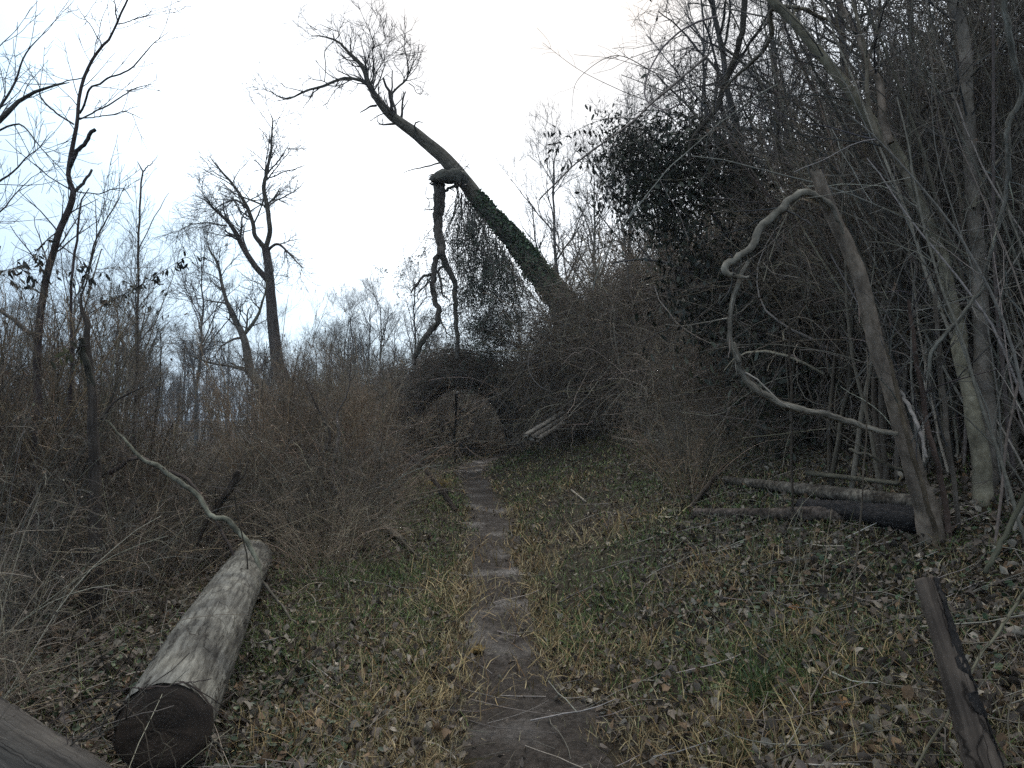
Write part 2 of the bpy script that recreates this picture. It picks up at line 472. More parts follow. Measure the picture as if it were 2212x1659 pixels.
# ------------------------------------------------------------------ objects
def tag(o, label=None, cat=None, group=None, kind=None):
    if label: o['label'] = label
    if cat: o['category'] = cat
    if group: o['group'] = group
    if kind: o['kind'] = kind
    return o
def thing(name, label, cat, loc, group=None):
    o = bpy.data.objects.new(name, None); COL.objects.link(o)
    o.empty_display_size = .2
    o.location = [float(a) for a in loc]
    return tag(o, label, cat, group)
def dup(o):
    c = o.copy(); COL.objects.link(c)
    for ch in o.children:
        g = ch.copy(); COL.objects.link(g); g.parent = c
        for ch2 in ch.children:
            g2 = ch2.copy(); COL.objects.link(g2); g2.parent = g
    return c
USED = set()
def place(proto, x, y, rz, sc, label, cat, group=None, sink=.03, z=None, tilt=0.0, sz=1.0):
    if proto.name in USED: o = dup(proto)
    else: o = proto; USED.add(proto.name)
    o.location = (float(x), float(y), float(H(x, y) if z is None else z) - sink)
    o.rotation_euler = (tilt * math.cos(rz * 3), tilt * math.sin(rz * 5), rz)
    o.scale = (sc, sc, sc * sz)
    return tag(o, label, cat, group)

# ================================================================== GROUND AND PATH
def axis(parts):
    return np.concatenate([np.linspace(a, b, n, endpoint=False) for a, b, n in parts] + [[parts[-1][1]]])
xs = axis([(-500, -60, 14), (-60, -12, 48), (-12, -4, 70), (-4, 5, 190), (5, 14, 70), (14, 60, 46), (60, 500, 14)])
ys = axis([(-60, -4, 20), (-4, 1, 20), (1, 10, 180), (10, 26, 130), (26, 70, 60), (70, 600, 26)])
gx, gy = np.meshgrid(xs, ys)
gz = H(gx, gy)
nx, ny = len(xs), len(ys)
idx = (np.arange(ny - 1)[:, None] * nx + np.arange(nx - 1)[None]).reshape(-1)
mb = MB(); mb.add(np.stack([gx, gy, gz], -1), np.stack([idx, idx + 1, idx + nx + 1, idx + nx], -1))
o = mb.build("ground", 'soil'); tag(o, "leaf strewn forest ground with a bank rising to the right", None, None, 'structure')

yy = axis([(-3, 1, 20), (1, 9, 260), (9, 26, 240), (26, 45, 60)])
ss = np.linspace(-1, 1, 46)
sy, sx = np.meshgrid(yy, ss, indexing='ij')
wid = pw(sy) * 1.75
px_ = xc(sy) + sx * wid
edge = np.abs(sx) * 1.75 + .26 * wav(px_, sy, 1.9, 8) + .2 * wav(px_, sy, 5.0, 1) + .12 * wav(px_, sy, 13, 4) + .07 * wav(px_, sy, 31, 3)
pz = H(px_, sy) + .016 - .07 * np.clip(edge - .75, 0, 1.2) ** 1.5 + .007 * wav(px_ + .45 * sy, .5 * sy - .4 * px_, 11, 5) + .007 * wav(px_ + .3 * sy, .55 * sy - .5 * px_, 34, 6) + RNG.normal(0, .0045, px_.shape)
n0, n1_ = px_.shape
idx = (np.arange(n0 - 1)[:, None] * n1_ + np.arange(n1_ - 1)[None]).reshape(-1)
mb = MB(); mb.add(np.stack([px_, sy, pz], -1), np.stack([idx, idx + 1, idx + n1_ + 1, idx + n1_], -1))
o = mb.build("path", 'mud'); tag(o, "narrow wet muddy trail running through the grass to the arch", None, None, 'structure')

# ------------------------------------------------------------------ ground cover
def ground_pts(n, d0, d1, spread=47, rng=RNG):
    d = d0 * (d1 / d0) ** rng.uniform(0, 1, n)
    a = np.radians(rng.uniform(-spread, spread, n))
    x, y = d * np.tan(a) * .9, d
    return x, y
def path_edge(x, y): return np.abs(x - xc(y)) / pw(y)

def blades(n, d0, d1, lens, pal, keep, name, label, lie=.5, wbase=.0022, seed=1):
    rng = np.random.default_rng(seed)
    x, y = ground_pts(n, d0, d1, rng=rng)
    k = keep(x, y, rng); x, y = x[k], y[k]
    q = len(x)
    z = H(x, y) - .004
    p0 = np.stack([x, y, z], -1)
    az = rng.uniform(0, 6.28, q)
    lean = rng.uniform(0, 1, q) ** .7 * lie
    dv = np.stack([np.cos(az) * lean, np.sin(az) * lean, np.sqrt(np.clip(1 - lean ** 2, 0.02, 1))], -1)
    L = rng.uniform(*lens, q)[:, None]
    wd = np.maximum(wbase, .00046 * y)[:, None] * rng.uniform(.6, 1.7, (q, 1))
    sd = norm(np.cross(dv, np.array([0, 0, 1.]) + rng.normal(0, .3, (q, 3))))
    bend = np.stack([np.cos(az), np.sin(az), -.5 + 0 * az], -1) * rng.uniform(.1, .7, (q, 1)) + rng.normal(0, .38, (q, 3))
    m1 = p0 + dv * L * .5 + bend * L * .1; m2 = p0 + dv * L * .85 + bend * L * .42
    m1[:, 2] = np.maximum(m1[:, 2], z + .004); m2[:, 2] = np.maximum(m2[:, 2], z + .003)
    v = np.stack([p0 - sd * wd, p0 + sd * wd, m1 + sd * wd * .8, m1 - sd * wd * .8, m2], 1)
    b = np.arange(q)[:, None] * 5
    cols = np.asarray(pal(x, y, rng), float) * rng.uniform(.4, 1.6, (q, 1))
    mb = MB(); mb.add(v, b + np.array([[0, 1, 2, 3]]), b + np.array([[3, 2, 4]]), np.repeat(cols, 5, axis=0))
    o = mb.build(name, 'grass', smooth=False); tag(o, label, None, None, 'stuff')

GREEN = np.array([[.08, .12, .032], [.105, .145, .042], [.062, .098, .036], [.145, .165, .058]])
STRAW = np.array([[.28, .215, .11], [.2, .145, .07], [.36, .29, .165], [.17, .105, .05], [.26, .22, .125]])
def pal_mix(gfrac):
    def f(x, y, rng):
        g = rng.uniform(0, 1, len(x)) < gfrac(x, y)
        return np.where(g[:, None], GREEN[rng.integers(0, 4, len(x))], STRAW[rng.integers(0, 5, len(x))])
    return f
def gl(x, y):                                  # more green on the right verge and in patches
    s = x - xc(y)
    return np.clip(.54 + .42 * wav(x, y, 2.4, 3) + .18 * (s > .4) * (y > 5) - .35 * (np.abs(s) < pw(y) * 1.5), .05, .95)
def k_verge(x, y, rng):
    s = x - xc(y)
    dens = np.where(s < 0, np.exp(-np.clip(-s - 1.5, 0, None) * 1.0), np.exp(-np.clip(s - 1.2 - .16 * y, 0, None) * 1.0))
    dens *= np.clip((path_edge(x, y) + .3 * wav(x, y, 6, 2) + .18 * wav(x, y, 15, 5) - .86) * 3.5, .008, 1)
    dens *= np.clip(.68 + .6 * wav(x, y, 3.3, 7), .34, 1)
    return rng.uniform(0, 1, len(x)) < dens
blades(420000, 1.3, 30, (.035, .115), pal_mix(gl), k_verge, "grass", "short winter grass mixed green and straw on the verges", .985, .0015, seed=5)
def k_clump(x, y, rng):
    s = x - xc(y)
    near = .7 * np.exp(-((np.abs(s) - pw(y) * 1.3) / .3) ** 2)
    c = np.clip(wav(x, y, 3.1, 9) * 1.6 - .05, 0, 1) * near
    for (cu, cv, r) in CL: c = np.maximum(c, np.exp(-((x - cu) ** 2 + (y - cv) ** 2) / r ** 2))
    return rng.uniform(0, 1, len(x)) < c
CL = [(*G(1540, 1250)[:2], .34), (*G(1150, 1190)[:2], .2), (*G(960, 1420)[:2], .22), (*G(900, 1520)[:2], .25), (*G(1110, 1110)[:2], .25), (*G(1470, 1270)[:2], .25), (*G(1380, 1420)[:2], .22), (*G(1690, 1400)[:2], .25), (*G(1600, 1580)[:2], .3), (*G(1330, 1150)[:2], .4), (*G(1240, 1040)[:2], .5), (*G(1830, 1450)[:2], .2), (*G(640, 1600)[:2], .25)]
blades(90000, 1.3, 20, (.12, .26), lambda x, y, rng: STRAW[rng.integers(0, 5, len(x))] * np.array([1.0, .93, .8]), k_clump,
       "dry_grass", "long dry straw coloured grass lying along the path edge", .99, .0016, seed=8)

def litter(n, seed):
    rng = np.random.default_rng(seed)
    x, y = ground_pts(n, 1.3, 26, rng=rng)
    s = x - xc(y)
    dens = np.clip(.35 + .4 * wav(x, y, 1.9, 5), .1, 1) + np.clip(s - 1.25, 0, 1.4) * .6 + np.clip(-s - 1.2, 0, 1) * .5
    dens *= np.clip((path_edge(x, y) - .75) * 3, .05, 1)
    k = rng.uniform(0, 1, n) < dens
    x, y = x[k], y[k]
    mb = MB()
    pos = np.stack([x, y, H(x, y) + rng.uniform(.004, .03, len(x))], -1)
    leaf_cloud(mb, pos, rng, (.022, .064), .6, ((.14, .108, .08), (.1, .074, .053), (.2, .162, .122), (.06, .045, .034), (.16, .1, .056), (.26, .22, .17), (.125, .1, .08), (.085, .065, .05)), flat=.6, fold=.45, crump=.13)
    o = mb.build("leaf_litter", 'litter', smooth=False); tag(o, "brown and grey fallen leaves covering the ground", None, None, 'stuff')
litter(95000, 21)

def ivy_ground(n, seed):
    rng = np.random.default_rng(seed)
    x, y = ground_pts(n, 1.3, 14, rng=rng)
    s = x - xc(y)
    dens = np.clip(wav(x, y, 1.4, 11) * 1.2 + .25, 0, 1) * np.clip((np.abs(s) - .6) * 2, 0, 1)
    k = rng.uniform(0, 1, n) < dens
    x, y = x[k], y[k]
    mb = MB(); pos = np.stack([x, y, H(x, y) + rng.uniform(.01, .05, len(x))], -1)
    leaf_cloud(mb, pos, rng, (.018, .04), .8, ((.03, .05, .022), (.045, .068, .028), (.025, .04, .022), (.06, .08, .035)), flat=.45, fold=.15)
    o = mb.build("ground_ivy", 'leaf', smooth=False); tag(o, "low round leaved green ground cover between the dead leaves", None, None, 'stuff')
ivy_ground(30000, 22)

def sticks(n, seed):
    rng = np.random.default_rng(seed)
    x, y = ground_pts(n, 1.4, 22, rng=rng)
    s = x - xc(y)
    keep = rng.uniform(0, 1, n) < np.clip(.25 + np.clip(np.abs(s) - .8, 0, 1), 0, 1)
    x, y = x[keep], y[keep]; q = len(x)
    st = np.stack([x, y, H(x, y) + .012], -1)
    pts = walk(rng, st, rng.normal(0, 1, (q, 3)) * [1, 1, .02], rng.uniform(.1, .55, q), 6, .16, 0)
    pts[..., 2] = H(pts[..., 0], pts[..., 1]) + .008 + rng.uniform(0, .03, (q, 1)) + np.linspace(0, 1, 6)[None] * rng.uniform(-.01, .06, (q, 1))
    R = rng.uniform(.0012, .0042, (q, 1)) * np.linspace(1, .6, 6)[None]
    mb = MB(); tubes(mb, pts, R, 4, (.14, .12, .095), rng, .45)
    o = mb.build("twig_litter", 'twig'); tag(o, "thin dead twigs and stalks scattered over the ground", None, None, 'stuff')
sticks(5200, 23)

def stalks(n, seed):
    rng = np.random.default_rng(seed)
    x, y = ground_pts(n, 1.8, 13, rng=rng)
    s = x - xc(y)
    keep = rng.uniform(0, 1, n) < np.clip((np.abs(s) - .75) * .8, 0, 1) * np.clip(.5 + wav(x, y, 2.2, 31), .05, 1)
    x, y = x[keep], y[keep]; q = len(x)
    pts = walk(rng, np.stack([x, y, H(x, y) - .01], -1), rng.normal(0, .5, (q, 3)) + [0, 0, .75], rng.uniform(.12, .55, q), 7, .07, -.05)
    pts[..., 2] = np.maximum(pts[..., 2], H(pts[..., 0], pts[..., 1]) + .006)
    mb = MB(); tubes(mb, pts, rng.uniform(.0009, .0022, (q, 1)) * np.linspace(1, .6, 7)[None], 3, (.22, .185, .13), rng, .5)
    o = mb.build("dry_stalks", 'twig'); tag(o, "thin pale dry weed stalks standing out of the leaf litter", None, None, 'stuff')
stalks(3400, 24)

# ================================================================== PLANT PROTOTYPES
GREYBROWN, REDBROWN, DARK, PALE = (.13, .112, .09), (.155, .116, .083), (.05, .042, .037), (.2, .17, .135)

def stems_from(rng, n, spread, L, tiltmax, npt, wig, grav, r0):
    a = rng.uniform(0, 6.28, n); rad = spread * np.sqrt(rng.uniform(0, 1, n))
    st = np.stack([np.cos(a) * rad, np.sin(a) * rad, -.05 + 0 * a], -1)
    tl = rng.uniform(.03, tiltmax, n); b = a + rng.normal(0, .7, n)
    d = np.stack([np.cos(b) * np.sin(tl), np.sin(b) * np.sin(tl), np.cos(tl)], -1)
    pts = walk(rng, st, d, rng.uniform(*L, n), npt, wig, grav)
    R = np.maximum(rng.uniform(*r0, (n, 1)) * np.linspace(1, .25, npt)[None], .0018)
    return pts, R

GCOL = ((.045, .062, .036), (.055, .076, .042), (.04, .05, .034), (.075, .07, .05))
ECOL = ((.036, .042, .026), (.045, .05, .032), (.03, .034, .024), (.065, .066, .038))
def plant(kind, seed, colour, lcol=ECOL, lsize=(.07, .16), nleaf=800):
    rng = np.random.default_rng(seed); mb = MB(); lv = MB()
    c = np.array(colour)
    if kind == 'bramble':
        p, r = stems_from(rng, 30, .45, (1.5, 2.9), .7, 11, .06, -.10, (.005, .012))
        tubes(mb, p, r, 4, c * 1.15, rng, .4)
        p1, r1 = grow(rng, p, r, 9, .2, 1, (.5, 1.3), (.3, .8), 7, .2, -.04, .6, .002)
        tubes(mb, p1, r1, 3, c, rng, .4)
        p2, r2 = grow(rng, p1, r1, 4, .2, 1, (.5, 1.3), (.12, .3), 4, .25, 0, .7, .0015)
        tubes(mb, p2, r2, 3, c, rng, .4)
        k = rng.integers(0, len(p2), 160)
        leaf_cloud(lv, p2[k, -1], rng, (.025, .05), .5, ((.13, .085, .05), (.1, .075, .05), (.06, .065, .03)))
    elif kind == 'shrub':
        p, r = stems_from(rng, 15, .3, (2.4, 4.0), .38, 13, .07, .015, (.008, .017))
        tubes(mb, p, r, 5, c * 1.2, rng, .3)
        p1, r1 = grow(rng, p, r, 12, .2, .98, (.4, 1.0), (.5, 1.1), 8, .13, .06, .5, .0018)
        tubes(mb, p1, r1, 3, c, rng, .35)
        p2, r2 = grow(rng, p1, r1, 6, .15, 1, (.4, 1.1), (.2, .5), 6, .18, .05, .65, .0013)
        tubes(mb, p2, r2, 3, c, rng, .4)
        p3, r3 = grow(rng, p2, r2, 2, .2, 1, (.4, 1.1), (.08, .2), 3, .18, .03, .7, .001)
        tubes(mb, p3, r3, 3, c, rng, .4)
        k = rng.integers(0, len(p2), 90)
        leaf_cloud(lv, p2[k, -1], rng, (.03, .055), .45, ((.12, .07, .04), (.1, .075, .05)))
    elif kind == 'vine':
        p, r = stems_from(rng, 20, .9, (2.2, 3.6), .6, 12, .1, -.02, (.008, .02))
        tubes(mb, p, r, 5, c * 1.2, rng, .3)
        q = 520
        u = norm(rng.normal(0, 1, (q, 3)) + [0, 0, .35]) * (rng.uniform(0, 1, (q, 1)) ** .4)
        st = u * [1.35, 1.35, 1.55] + [0, 0, 1.1]; st[:, 2] = np.abs(st[:, 2])
        p1 = walk(rng, st, rng.normal(0, 1, (q, 3)), rng.uniform(.9, 2.4, q), 13, .12, -.06, .13)
        p1[..., 2] = np.maximum(p1[..., 2], .03)
        r1 = (rng.uniform(.0025, .006, (q, 1)) + .007 * (rng.uniform(0, 1, (q, 1)) < .12)) * np.linspace(1, .5, 13)[None]
        tubes(mb, p1, r1, 3, c * 1.05, rng, .5)
        p2, r2 = grow(rng, p1, r1, 5, .05, 1, (.5, 1.4), (.2, .6), 6, .25, -.04, .65, .0018)
        tubes(mb, p2, r2, 3, c, rng, .45)
        p3, r3 = grow(rng, p, r, 30, .3, 1, (.4, 1.2), (.4, .9), 6, .22, .02, .3, .0014)
        tubes(mb, p3, r3, 3, c, rng, .45)
        k = rng.integers(0, len(p2), 420)
        leaf_cloud(lv, p2[k, -1], rng, (.03, .06), .5, ((.07, .05, .033), (.05, .045, .028), (.035, .04, .022)))
    elif kind == 'clump':
        p, r = stems_from(rng, 9, .4, (3.0, 5.2), .5, 16, .075, .0, (.014, .036))
        tubes(mb, p, r, 6, c * 1.1, rng, .3, .04)
        p1, r1 = grow(rng, p, r, 9, .25, .98, (.4, 1.1), (.5, 1.6), 10, .14, -.01, .45, .003)
        tubes(mb, p1, r1, 4, c, rng, .4)
        p2, r2 = grow(rng, p1, r1, 4, .2, 1, (.4, 1.1), (.2, .6), 6, .2, .02, .6, .0018)
        tubes(mb, p2, r2, 3, c, rng, .4)
    elif kind == 'evergreen':
        q = 260
        u = norm(rng.normal(0, 1, (q, 3))) * (rng.uniform(0, 1, (q, 1)) ** .5)
        st = u * [.75, .75, .8] + [0, 0, 1.0]
        p1 = walk(rng, st, rng.normal(0, 1, (q, 3)), rng.uniform(.4, 1.3, q), 10, .18, -.1, .12)
        r1 = rng.uniform(.002, .005, (q, 1)) * np.linspace(1, .5, 10)[None]
        tubes(mb, p1, r1, 3, c, rng, .4)
        a, b_ = rng.integers(0, q, nleaf), rng.integers(2, 10, nleaf)
        leaf_cloud(lv, p1[a, b_] + rng.normal(0, .035, (nleaf, 3)), rng, lsize, .4, lcol, droop=.9)
    name = {'bramble': 'bramble_bush', 'shrub': 'tall_shrub', 'vine': 'vine_thicket', 'evergreen': 'honeysuckle_tangle', 'clump': 'sapling_clump'}[kind]
    o = mb.build(name, 'brush')
    if lv.n: lv.build("leaves", 'leaf', parent=o, smooth=False)
    return o

BR = [plant('bramble', 100 + i, c) for i, c in enumerate((GREYBROWN, REDBROWN, (.135, .108, .083), GREYBROWN, PALE))]
SH = [plant('shrub', 200 + i, c) for i, c in enumerate((GREYBROWN, REDBROWN, (.1, .085, .07), (.15, .125, .1)))]
VI = [plant('vine', 300 + i, c) for i, c in enumerate(((.14, .112, .085), (.16, .125, .088), (.12, .098, .078), (.17, .142, .113)))]
CLP = [plant('clump', 350 + i, c) for i, c in enumerate(((.085, .074, .064), (.13, .112, .092), (.1, .082, .066)))]
EV = [plant('evergreen', 400 + i, DARK) for i in range(3)]
GV = [plant('evergreen', 420 + i, (.09, .075, .06), GCOL, (.05, .1), 2200) for i in range(2)]

# ------------------------------------------------------------------ bare trees of the wood
def wood_tree(seed, h, colour, fork):
    rng = np.random.default_rng(seed); c = np.array(colour)
    t = thing("bare_tree", None, None, (0, 0, 0))
    tr, cr = MB(), MB()
    n = 18
    z = np.linspace(-.2, h, n); bx = np.cumsum(rng.normal(0, .09, n)) * .6; by = np.cumsum(rng.normal(0, .09, n)) * .6
    p = np.stack([bx - bx[0], by - by[0], z], -1)[None]; r = (h * .0125 * np.linspace(1, .12, n) ** .9)[None]
    tubes(tr, p, r, 8, c, rng, .1, .05)
    p1, r1 = grow(rng, p, r, 15, fork, .97, (.35, .85), (h * .22, h * .42), 10, .13, .12, .62, .008)
    tubes(tr, p1, r1, 5, c, rng, .15)
    p2, r2 = grow(rng, p1, r1, 7, .2, .98, (.35, .9), (h * .08, h * .2), 7, .17, .09, .6, .005)
    tubes(cr, p2, r2, 4, c, rng, .2)
    p3, r3 = grow(rng, p2, r2, 6, .15, 1, (.35, .95), (h * .04, h * .1), 5, .17, .07, .65, .0035)
    tubes(cr, p3, r3, 3, c, rng, .25)
    p4, r4 = grow(rng, p3, r3, 4, .2, 1, (.35, .95), (h * .02, h * .055), 4, .15, .05, .7, .0025)
    tubes(cr, p4, r4, 3, c, rng, .25)
    tr.build("trunk", 'twig', t); cr.build("crown", 'twig', t)
    return t
WT = [wood_tree(500 + i, h, c, f) for i, (h, c, f) in enumerate([(10, (.11, .1, .09), .35), (11, (.085, .08, .075), .25), (9, (.12, .105, .09), .45),
                                                              (12, (.09, .085, .08), .4), (8, (.1, .085, .072), .2)])]
rng = np.random.default_rng(77)
k = 0
for row, (d0, d1, n, u0, u1) in enumerate([(30, 40, 10, -330, 860), (40, 60, 34, -420, 960), (60, 85, 30, -300, 1000)]):
    for i in range(n):
        u = u0 + (u1 - u0) * (i + rng.uniform(.1, .9)) / n; d = rng.uniform(d0, d1)
        if row == 0 and 560 < u < 900: d += 14
        x = (u - CU) / F * d
        sc = rng.uniform(.58, .88) * (1.0 if u < 600 else .8) * (1.1 if row == 2 else 1)
        place(WT[rng.integers(0, 5)], x, d, rng.uniform(0, 6.28), sc, "thin bare grey tree among many in the wood beyond the left thicket", "tree", "bare trees in the wood on the left", .1)
        k += 1
for i, (u, d, sc) in enumerate([(1195, 34, 1.22), (1290, 30, 1.12), (1360, 36, 1.2), (1130, 42, 1.0), (1440, 27, 1.1), (1520, 24, 1.1)]):
    place(WT[(i + 1) % 5], (u - CU) / F * d, d, i * 1.3, sc, "bare tree standing on the slope behind the vine covered mound", "tree", "bare trees behind the mound", .1)
for i in range(9):
    d = rng.uniform(40, 52); u = 650 + 30 * i + rng.uniform(-8, 8)
    place(WT[rng.integers(0, 5)], (u - CU) / F * d, d, rng.uniform(0, 6), rng.uniform(.72, .95) * (1 if u > 720 else .8), "pale bare tree in the gap between the forked tree and the hanging limb", "tree", "pale trees in the middle gap", .1)
for i in range(12):
    d = rng.uniform(15, 32); u = rng.uniform(1600, 2500)
    place(WT[rng.integers(0, 5)], (u - CU) / F * d, d, rng.uniform(0, 6), rng.uniform(.7, 1.0), "dark bare tree on the right hillside behind the brush", "tree", "bare trees on the right hillside", .1)

def far_woods():
    rng = np.random.default_rng(88); mb = MB(); q = 520
    d = rng.uniform(88, 150, q); u = rng.uniform(-700, 1500, q)
    x = (u - CU) / F * d; z = H(x, d)
    h = rng.uniform(6, 11, q)
    p = walk(rng, np.stack([x, d, z - .2], -1), np.tile([0, 0, 1.], (q, 1)), h, 8, .04, .05)
    r = rng.uniform(.06, .14, (q, 1)) * np.linspace(1, .2, 8)[None]
    c = np.array([.1, .095, .095])
    tubes(mb, p, r, 4, c, rng, .2)
    p1, r1 = grow(rng, p, r, 12, .2, 1, (.3, .9), (1.5, 3.5), 6, .14, .1, .5, .02); tubes(mb, p1, r1, 3, c, rng, .2)
    p2, r2 = grow(rng, p1, r1, 6, .2, 1, (.3, .9), (.6, 1.6), 4, .14, .06, .6, .015); tubes(mb, p2, r2, 3, c, rng, .2)
    o = mb.build("woods", 'twig'); tag(o, "far off grey woods along the horizon", None, None, 'stuff')
far_woods()

# ================================================================== BRUSH
rng = np.random.default_rng(9)
def scatter(protos, n, xr, yr, sc, label, cat, group, ok=None, sz=(.85, 1.2), sink=.04, tilt=.12):
    made = 0; tries = 0; pts = []
    while made < n and tries < n * 40:
        tries += 1
        x, y = rng.uniform(*xr), rng.uniform(*yr)
        if ok is not None and not ok(x, y): continue
        s = rng.uniform(*sc)
        if any((x - a) ** 2 + (y - b) ** 2 < (.28 * (s + e)) ** 2 for a, b, e in pts): continue
        pts.append((x, y, s)); made += 1
        place(protos[rng.integers(0, len(protos))], x, y, rng.uniform(0, 6.28), s, label, cat, group, sink, None, tilt, rng.uniform(*sz))

S = lambda x, y: x - xc(y)
# left of the path
scatter(BR, 46, (-9, -1.4), (7.2, 19), (.36, .58), "low tangled brown bramble bush in the thicket left of the path", "bush", "brambles left of the path",
        lambda x, y: S(x, y) < -1.35 - .06 * max(0, 12 - y) and (y < 10 or x < -.15 * y - .4))
scatter(SH[1:2] + SH[:1] + BR[1:2], 9, (-4.6, -1.9), (10.5, 17), (.6, .86), "reddish brown tall twiggy shrub left of the path before the arch", "shrub", "reddish shrubs left of the path",
        lambda x, y: S(x, y) < -1.6 and -4.6 < (x * 14 / y) < -2.75)
scatter(BR, 44, (-22, -5), (17, 32), (.4, .62), "bramble bush in the low brown thicket at the foot of the far wood", "bush", "brambles before the wood",
        lambda x, y: x < -.27 * y + .8)
scatter(SH[:3], 16, (-6.2, -2.2), (4.2, 8.6), (.58, .95), "tall bare twiggy shrub crowding behind the pale sawn log", "shrub", "shrubs behind the sawn log",
        lambda x, y: x < -.5 * y - .1 and not (x > -.66 * y - .2 and y < 6.6))
scatter([BR[0], BR[3], BR[2]], 30, (-4.8, -1.5), (3.3, 9), (.4, .66), "dry tangled bramble filling the gap beside the pale sawn log", "bush", "brambles beside the sawn log",
        lambda x, y: (x < -1.75 if y < 6.4 else x < -1.35) and not (x > -3.0 and 4.2 < y < 6.5) and not (x > -2.3 and y < 4.3))
scatter(CLP[:1] + CLP[2:], 9, (-7, -2.2), (4.6, 9), (.48, .74), "clump of dark upright stems in the thicket at the far left", "saplings", "stem clumps at the far left",
        lambda x, y: x < -.5 * y - .1 and not (x > -.66 * y - .2 and y < 6.6))
scatter(CLP[:1], 4, (-5, -2.8), (4.7, 6.9), (.36, .52), "clump of dark leaning stems left of the pale sawn log", "saplings", "dark stem clumps left of the sawn log",
        lambda x, y: -.76 * y < x < -.66 * y)
scatter([BR[1], BR[2], SH[1], BR[0]], 18, (-4.6, -1.6), (8.5, 14), (.68, .95), "thick brown bush crowding the left side of the path", "bush", "brown bushes crowding the path",
        lambda x, y: -3.9 < S(x, y) < -1.75 and x < -.15 * y - .55)
scatter([BR[0], BR[2]], 7, (-3.2, -1.9), (2.7, 4.4), (.26, .4), "small dark bramble between the two logs at lower left", "bush", "small brambles at lower left",
        lambda x, y: x < -.64 * y)
scatter([BR[0], BR[3], BR[1]], 9, (1.3, 3.6), (7.6, 12), (.3, .48), "small loose bramble at the foot of the thickets on the slope", "bush", "small brambles on the slope",
        lambda x, y: .17 * y < x < .3 * y)
scatter([BR[0], BR[2], VI[2]], 10, (2.4, 5.2), (6.3, 9.4), (.36, .6), "low dark bramble on the slope behind the fallen logs", "bush", "brambles behind the fallen logs",
        lambda x, y: x > .33 * y and S(x, y) > 2.2)
# behind and beside the arch
scatter(BR, 46, (-7.5, 5), (27.5, 36), (.9, 1.4), "brown bush filling the view beyond the vine arch", "bush", "bushes beyond the arch",
        lambda x, y: abs(S(x, y)) > .75)
scatter([VI[3], SH[3], BR[4]], 18, (-6, -1.5), (27, 31), (.95, 1.25), "pale brown bush seen through the opening of the arch", "bush", "bushes seen through the arch",
        lambda x, y: S(x, y) < -.75)
scatter(VI[:3] + BR[1:2], 10, (-6.2, -3.4), (19.5, 25), (.62, .85), "brown vine thicket joining the left foot of the arch", "thicket", "thickets at the arch's left foot",
        lambda x, y: S(x, y) < -2.1)
for (u_, v_, d_, s_) in ((1065, 720, 20.9, .75), (1040, 700, 21.0, .5)):
    p_ = P(u_, v_, d_)
    place(GV[int(d_ * 10) % 2], p_[0], p_[1], u_, s_, "green leafy vine heap at the foot of the hanging vines above the arch", "vine", "green vine heaps above the arch", s_, p_[2])
for j_, (x_, y_, s_) in enumerate(((-1.5, 31.5, 1.0), (-.6, 33, 1.15), (.2, 34.5, 1.2), (-2.4, 31, .95), (-1.2, 35, 1.3))):
    place(VI[(0, 1, 3)[j_ % 3]], x_, y_, j_ * 1.1, s_, "brown vine thicket closing the view where the path bends beyond the arch", "thicket", "thickets at the bend beyond the arch")
for j_, (x_, y_, s_) in enumerate(((1.9, 20.5, 1.4), (2.9, 20.2, 1.5), (3.9, 19.6, 1.55), (1.4, 21.8, 1.45))):
    place(VI[j_ % 3], x_, y_, j_ * 1.7, s_, "tall brown vine thicket burying the base of the leaning tree", "thicket", "thickets round the leaning tree")
# the mound to the right of the arch
scatter(VI[:3], 26, (1.2, 9), (14.5, 25), (1.15, 1.55), "rounded brown vine thicket on the bank right of the arch", "thicket", "vine thickets on the bank",
        lambda x, y: S(x, y) > 2.35 and x > .13 * y - (.6 if y > 19 else -.45))
scatter(VI[:3], 8, (.8, 3.6), (18.8, 22.5), (.75, 1.05), "brown vine thicket heaped against the right side of the arch", "thicket", "thickets at the arch's right side",
        lambda x, y: x > .06 * y + .25)
scatter(VI + BR[1:2], 26, (1.7, 7.5), (9.5, 15), (.6, 1.1), "brown curling vine thicket on the slope above the grass", "thicket", "vine thickets above the grass",
        lambda x, y: S(x, y) > 2.3 and x > .18 * y)
# right hillside
scatter([VI[2], VI[0], SH[2], VI[3]], 34, (3.4, 11.5), (6.2, 13), (.8, 1.25), "tall dark vine thicket on the right hillside behind the grey trunks", "thicket", "thickets on the right hillside",
        lambda x, y: x > .42 * y + .3, (.9, 1.35))
scatter([SH[0], SH[2], SH[3]], 12, (3.1, 5.4), (4.9, 7.2), (.8, 1.2), "slender many stemmed grey shrub between the smooth grey trunks", "shrub", "shrubs between the grey trunks",
        lambda x, y: x > .52 * y + .3, (1.0, 1.4))
scatter(CLP, 13, (2.9, 7), (4.9, 9.5), (.7, 1.05), "clump of slim grey stems growing among the vines on the right slope", "saplings", "stem clumps on the right slope",
        lambda x, y: x > .5 * y + .1)
scatter(VI[:3], 16, (6, 26), (12, 34), (1.0, 1.4), "dark vine thicket high on the right hillside", "thicket", "thickets high on the hillside",
        lambda x, y: x > .32 * y + 2)

